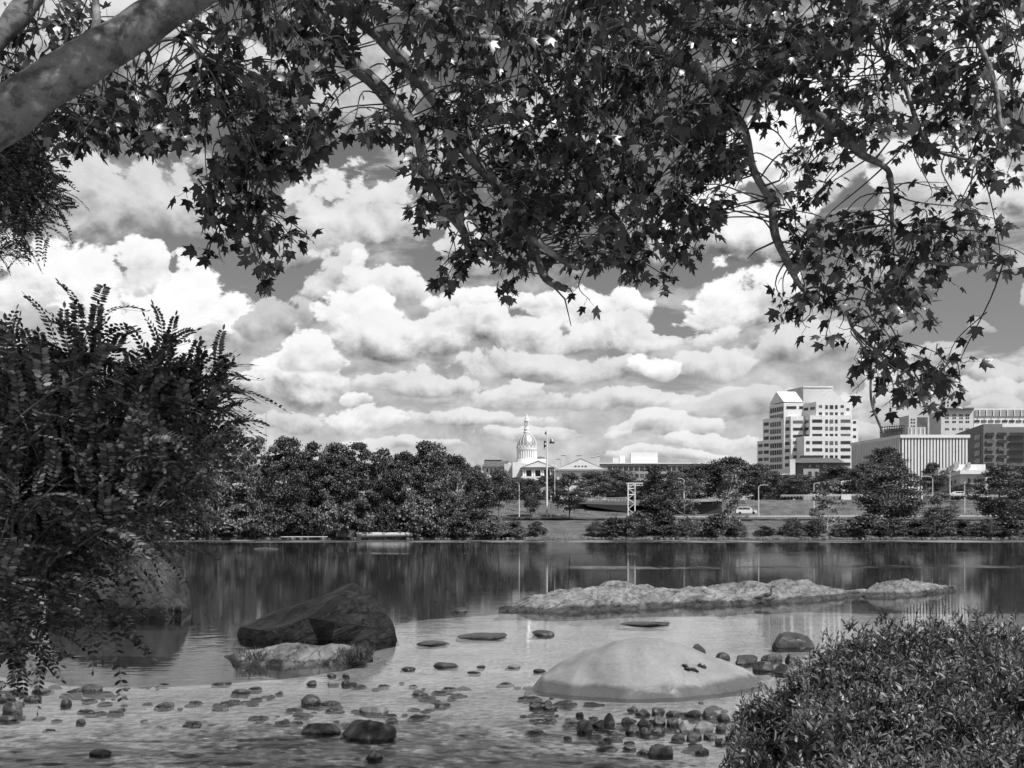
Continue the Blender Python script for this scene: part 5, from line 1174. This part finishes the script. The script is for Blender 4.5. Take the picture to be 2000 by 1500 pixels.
def locust(root, blobs, base_px, Y0, Y1, ln, leaflet, extra_tips=(), nfr=(7, 11), limbs=()):
    specs = []; tw = MB(); org = V(base_px[0], base_px[1], (Y0+Y1)/2)
    def spray(c, d, big=1.0):
        L_ = random.uniform(.35, .55)*big; a0 = c-d*L_; pth = catmull([a0, (a0+c)/2+Vector((0, 0, .03)), c], 5)
        tw.tube(pth, [lerp(.007, .002, j/(len(pth)-1)) for j in range(len(pth))], 5, False)
        k = random.randint(*nfr)
        for j in range(k):
            t = (j+1)/k; q = pth[int(t*(len(pth)-1))]; sgn = 1 if j % 2 else -1
            s_ = d.cross(Vector((random.gauss(0, .3), -1, random.gauss(0, .3)))).normalized()
            fd = (d*(.35+.8*t)+s_*sgn*(1.15-.5*t)+Vector((random.gauss(0, .25), random.gauss(0, .35), .15+random.gauss(0, .2))))
            specs.append((q, fd, ln*random.uniform(.7, 1.1), random.randint(11, 15)))
    for (cx, cy, rx, ry, ns) in blobs:
        for _ in range(round(ns*(.85 if cy < 1050 else .6))):
            a = random.uniform(0, 6.28); k = math.sqrt(random.random()); Y = random.uniform(Y0, Y1)
            c = V(cx+rx*k*math.cos(a), cy+ry*k*math.sin(a), Y); d = (c-org); d = Vector((d.x, d.y*.3, max(d.z, -.05))).normalized()+Vector((random.gauss(.45, .5), random.gauss(0, .45), random.gauss(.3, .35)))
            spray(c, d.normalized())
    for (px, py, dx, dz, Y) in extra_tips: spray(V(px-6, py+22, Y), Vector((dx, random.uniform(-.2, .2), dz)).normalized(), .9)
    (P, X, N, S), rb_ = fronds(specs, leaflet)
    v, f = scatter(LFT[0], LFT[1], P-np.array(root.location), X, N, S)
    link('foliage', np_mesh('foliage', v, f), M['locust'], root); n0 = len(tw.v); tw.add(rb_.v, rb_.f); tw.build('twigs', M['twig'], root)
    for pl, pale in limbs:
        n = len(pl); P_ = [V(p[0], p[1], p[2]) for p in pl]; Q = catmull(P_, 5); rq = [v_.x for v_ in catmull([Vector((p[3]/F*p[2], 0, 0)) for p in pl], 5)]
        m_ = MB(); m_.tube(Q, rq, 8); m_.build('trunk' if pale == 2 else 'branch', M['paletrunk'] if pale == 1 else M['twig'], root, True)
    print('locust leaflets', len(P))
LO1 = empty('locust_tree', V(-120, 1330, 6.2), 'bushy locust tree with feathery leaflets filling the left side over the water', 'tree')
locust(LO1, [(40,780,70,45,13),(165,715,40,35,7),(60,850,110,60,30),(180,830,80,50,17),(320,770,55,40,11),(400,790,45,40,8),(350,870,70,45,15),(230,900,100,60,30),(90,960,120,70,38),(320,930,60,45,13),(230,980,90,55,24),(60,1050,110,60,30),(170,1030,70,30,10),(270,1020,40,18,3),(50,1130,70,40,13),(110,1115,40,22,4),(30,1205,45,35,8),(110,1190,35,18,3),(8,1280,20,25,6),(10,700,50,40,6)],
  (40, 1180), 5.2, 7.2, .37, .047,
  extra_tips=[(190,600,.3,1,5.6),(160,640,-.4,.9,5.7),(205,640,.7,.8,5.7),(120,660,-.8,.7,5.6),(60,690,-.7,.6,5.6),(170,690,.2,1,5.8),(230,680,.8,.4,5.8),(325,665,.2,1,5.9),(345,690,.5,.7,5.9),(300,700,-.2,1,5.9),(400,720,.9,.5,6),(430,710,.8,.7,6.0),(440,740,.9,.1,6.0),(430,800,1,.2,6.1),(445,820,1,-.2,6.1),(370,740,.7,.7,6.0),(260,730,.3,1,5.8),(400,770,1,.1,6.1),(330,1060,1,-.4,6.4),(250,1080,.8,-.6,6.2),(215,1190,.5,-1,6.0),(240,1215,.6,-.8,6.0)],
  limbs=[([(-120,1330,6.2,16),(-60,1150,6.3,14),(20,980,6.3,11),(110,850,6.2,8),(170,740,6.0,5),(188,640,5.8,3)], 2), ([(20,980,6.3,8),(130,900,6.5,6),(260,820,6.4,4),(330,700,6.1,3)], 0), ([(118,870,6.0,4.5),(160,850,5.9,4.2),(200,826,5.8,3.5)], 1), ([(172,934,6.0,3),(204,924,5.95,2.6)], 1), ([(-60,1150,6.3,8),(60,1100,6.4,6),(200,1080,6.4,4),(310,1050,6.4,2)], 0), ([(260,820,6.4,4),(350,790,6.3,3),(430,730,6.1,2)], 0)])
LO2 = empty('locust_tree', V(-200, 1350, 6.8), 'taller locust bough hanging in at the upper left edge under the sycamore limb', 'tree')
locust(LO2, [(40,270,70,40,14),(40,340,70,50,24),(70,370,60,50,18),(40,430,50,50,14),(10,490,20,20,3),(90,330,40,50,8),(30,260,60,40,8)], (-60, 200), 6.0, 7.2, .20, .028,
  extra_tips=[(125,350,.8,-.2,6.4),(120,390,.8,-.5,6.4),(60,470,.2,-1,6.4),(100,440,.5,-.8,6.4)], nfr=(8, 12),
  limbs=[([(-200,1350,6.8,18),(-180,900,6.8,16),(-150,500,6.7,12),(-60,300,6.6,8),(40,300,6.5,4),(90,360,6.4,2)], 2)])

# ------------------------------------------------------------------ willow shrub, lower right
def willow():
    root = empty('willow_shrub', (3.6, 5.2, .1), 'dense willow shrub with narrow leaves filling the lower right corner', 'shrub')
    outline = [(1425,1500),(1428,1400),(1440,1372),(1475,1352),(1510,1345),(1540,1318),(1558,1296),(1578,1268),(1600,1246),(1660,1222),(1720,1212),(1800,1198),(1850,1192),(1920,1190),(2000,1200),(2120,1205)]
    P, X, N, S = [], [], [], []; st = MB()
    def shoot(b0, d, ln, nl, sz):
        d = d.normalized(); bend = Vector((random.gauss(0, .15), random.gauss(0, .15), -.1)); pth = [b0+d*(ln*t)+bend*(ln*t*t) for t in (0, .35, .7, 1.0)]
        st.tube(pth, [.0035, .003, .002, .001], 4, False)
        for i in range(nl):
            t = .15+.85*i/(nl-1); q = b0+d*(ln*t)+bend*(ln*t*t); a = i*2.4+random.random()
            o_ = d.orthogonal().normalized(); o_ = (Matrix.Rotation(a, 3, d) @ o_)
            xd = o_*random.uniform(.5, 1.1)+d*(.45+.7*t)+Vector((0, 0, random.uniform(-.25, .1)))
            P.append(tuple(q)); X.append(tuple(xd)); N.append(tuple(d*1.0-o_*.3+Vector((random.gauss(0, .3),)*3))); S.append(sz*random.uniform(.7, 1.15)*(1.1-.45*t))
    def top_row(px): return interp(px, outline)+16*noise.noise(Vector((px*.02, 4, 0)))+8*noise.noise(Vector((px*.07, 9, 0)))
    for _ in range(5600):
        px = random.uniform(1425, 2110); tr = top_row(px); k = random.random()**.85
        py = lerp(tr+14, 1560, k)
        yb = lerp(6.2, 3.7, min(1, (py-1190)/330)) + .8*noise.noise(Vector((px*.011, py*.014, 0)))+random.uniform(-.25, .25)
        if px < 1560: yb = lerp(yb, 6.2, .35)
        p = V(px, py, yb); d = Vector((random.gauss(-.12, .4), random.gauss(-.35, .35), random.gauss(.85, .3)))
        if px < 1500: d.x -= .3
        shoot(p-d*.10, d, random.uniform(.08, .15), random.randint(10, 13), .055)
    for _ in range(40):     # taller sprigs along the skyline
        px = random.uniform(1430, 2090); p = V(px, top_row(px)+14, 5.9 if px > 1560 else 6.3); shoot(p, Vector((random.gauss(-.1, .3), random.gauss(0, .2), 1)), random.uniform(.05, .10), 8, .045)
    P_, X_, N_, S_ = [np.array(a) for a in (P, X, N, S)]
    tv = [(0, 0, 0), (.35, .14, .02), (.35, -.14, .02), (.7, .105, -.02), (.7, -.105, -.02), (1, 0, -.10)]; tf = [(0, 2, 1), (1, 2, 4), (1, 4, 3), (3, 4, 5)]
    v, f = scatter(tv, tf, P_-np.array(root.location), X_, N_, S_)
    link('foliage', np_mesh('foliage', v, f), M['willow'], root); st.build('stems', M['twig'], root)
    # woody stems that carry the shoots
    ws = MB()
    for i in range(26):
        px = random.uniform(1470, 2080); yb = random.uniform(4.6, 6.0); e = V(px, top_row(px)+150, yb); b0 = Vector((e.x+random.uniform(-.3, .3), yb+random.uniform(-.2, .2), interp(yb, BED)-.05))
        ws.tube(catmull([b0, (b0+e)/2+Vector((random.uniform(-.1, .1), 0, 0)), e], 4), [.014]*4+[.01]*4+[.006], 6)
    ws.build('woody_stems', M['twig'], root); print('willow leaves', len(P))
willow()
